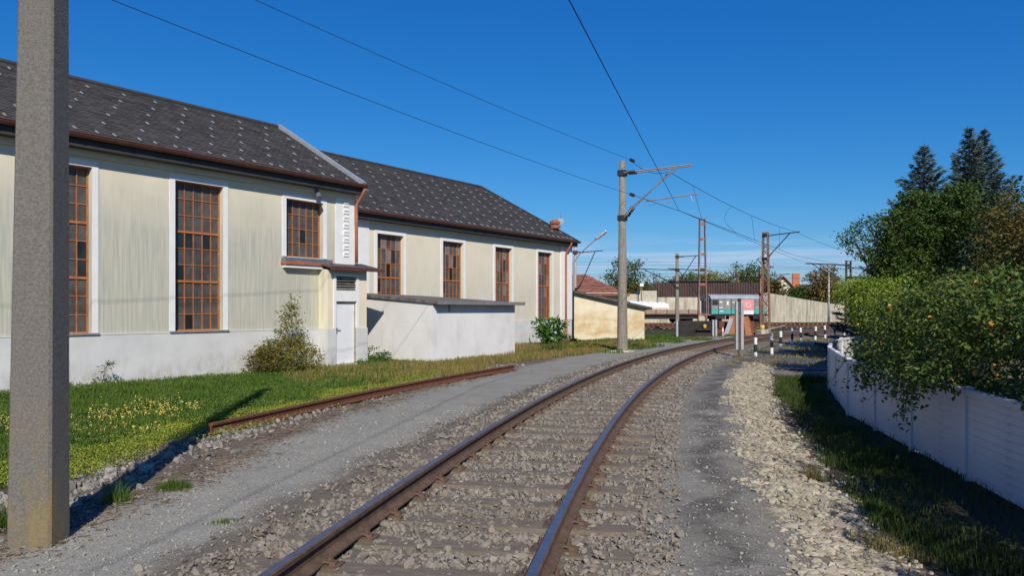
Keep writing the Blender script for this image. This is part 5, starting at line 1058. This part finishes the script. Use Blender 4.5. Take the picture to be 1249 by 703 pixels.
for i in range(34):
    z = rr.uniform(2.5, 7.5); a = rr.random()*6.28; L = (8.6-z)*.42*rr.uniform(.6, 1.1); e = Vector((math.cos(a)*L, math.sin(a)*L, z+L*.8)); m.path([(0, 0, z), (e.x*.5, e.y*.5, z+L*.3), e], [.05, .035, .015], 4)
    for k in range(3): f = e+Vector((rr.uniform(-.6, .6), rr.uniform(-.6, .6), rr.uniform(.2, .7))); m.path([e*.8+Vector((0, 0, z*.2)), f], [.02, .01], 3)
m.build('trunk', 'bark', bt)
# shrubs by the walls
W = lambda s, p: tuple(W1O+U*s+NO*p)
x, y = W(5.3, .9); lb = [(x, y, .35, .75, .55, .5), (x+.1, y, .95, .42, .35, .5), (x+.08, y, 1.55, .2, .2, .45), (x-.35, y-.1, .4, .5, .45, .45), (x+.5, y, .3, .5, .45, .4), (x+.1, y, 2.05, .1, .1, .35)]
tree('wall_shrub', 'tall yellowing shrub tapering to a point against the hall wall', lb, (x, y, -.2), .4, .03, 'leaf_yellow', 420, 13, .085, .075, 'shrub', seed=12)
x, y = W(4.85, .75); lb = [(x, y, .3, .55, .4, .42), (x-.3, y-.1, .15, .4, .35, .3)]; tree('wall_shrub', 'low golden shrub at the left foot of the tall shrub', lb, (x, y, -.2), .2, .02, 'leaf_autumn', 150, 12, .08, .07, 'shrub', seed=13)
x, y = W(9.6, .0); lb = [(x, y, .1, .4, .35, .28), (x+.3, y+.2, .05, .35, .3, .22)]; tree('weed_clump', 'bright green weeds between the porch and the annex wall', lb, (x, y, -.2), .12, .02, 'leaf_fresh', 80, 10, .07, .09, 'weeds', seed=14)
x, y = W(8.3, 1.0); lb = [(x, y, -.05, .3, .25, .12)]; tree('weed_clump', 'small bright weed in front of the porch door', lb, (x, y, -.2), .08, .015, 'leaf_fresh', 26, 8, .06, .09, 'weeds', seed=15)
x, y = W(.35, .35); lb = [(x, y, .15, .12, .1, .25), (x+.1, y, .4, .08, .08, .15), (x-.15, y, -.02, .2, .15, .1)]; tree('spindly_weed', 'spindly grey-green weed against the white plinth by the post', lb, (x, y, -.2), .25, .012, 'leaf_mid', 34, 7, .05, .06, 'weeds', seed=16)
x, y = tuple(W2O+U*-5.4+NO*1.9); lb = [(x, y, .55, .6, .5, .5), (x+.35, y, .95, .45, .4, .35), (x-.4, y, .85, .4, .4, .4), (x+.1, y, .3, .6, .5, .3)]
tree('leafy_shrub', 'fresh green broad-leaved shrub in front of the far hall plinth', lb, (x, y, -.15), .3, .025, 'leaf_fresh', 110, 7, .12, .24, 'shrub', seed=17)
for i, (px, py) in enumerate(((5.3, 34.6), (3.0, 33.5), (1.6, 32.2), (2.9, 40.2))):
    lb = [(px, py, .08, .5, .4, .18), (px+.3, py+.2, .05, .4, .3, .15)]; tree('weed_clump', ['low weeds right behind the catenary pole', 'yellow-green weeds left of the catenary pole foot', 'small round weed tuft at the gravel edge before the hall', 'low weeds at the far hall downpipe'][i], lb, (px, py, -.15), .08, .015, 'leaf_yellow' if i == 1 else 'leaf_mid', 50, 9, .09, .1, 'weeds', seed=20+i)
# yellow-green stonecrop carpet round the old rail, and yellow flowers in the lawn
n = 150000; s, d = area(n, 3.5, 22, -6.4, -4.0, 1.15); x, y = tp(s, d); f = fbm(x*1.1, y*1.1, 81); e = -4.3-.1*sstep(6, 12, s); kp = (rng.random(n) < sstep(.36, .5, f)*sstep(0, .35, e-d)*sstep(-6.3, -5.4, d)*(1-.8*sstep(16, 20, s))); tr_ = np.clip((y-10.75)/11.4, 0, 1); kp &= abs(x-(-4.25+4.3*tr_-.25*np.sin(tr_*math.pi))) > .13
x, y, s, d = x[kp], y[kp], s[kp], d[kp]; P = np.stack([x, y, gzw(s, d)+.02+.10*rng.random(len(x))*f[kp]*1.6], -1); V, T = leaves(P, rng.uniform(.012, .034, len(P)), .8, .6)
tag(npmesh('stonecrop', V, T, 'stonecrop'), 'yellow-green low carpet plants around the rusty old rail', 'ground cover', kind='stuff')
n = 1500; x = rng.uniform(-8.2, -3.8, n); y = rng.uniform(10.2, 15.2, n); s, d = sdof(x, y); kp = (fbm(x*1.2, y*1.2, 83) > .55) & (d < -5.3) & (x < -.36*y-.6); x, y, s, d = x[kp], y[kp], s[kp], d[kp]
P = np.repeat(np.stack([x, y, gzw(s, d)+rng.uniform(.1, .24, len(x))], -1), 4, 0)+rng.normal(0, .012, (len(x)*4, 3))*np.array([1, 1, 2]); V, T = leaves(P, rng.uniform(.018, .034, len(P)), .5, .7)
tag(npmesh('yellow_flowers', V, T, 'flower_yellow'), 'small yellow wildflowers scattered through the lawn right of the near post', 'flowers', kind='stuff')
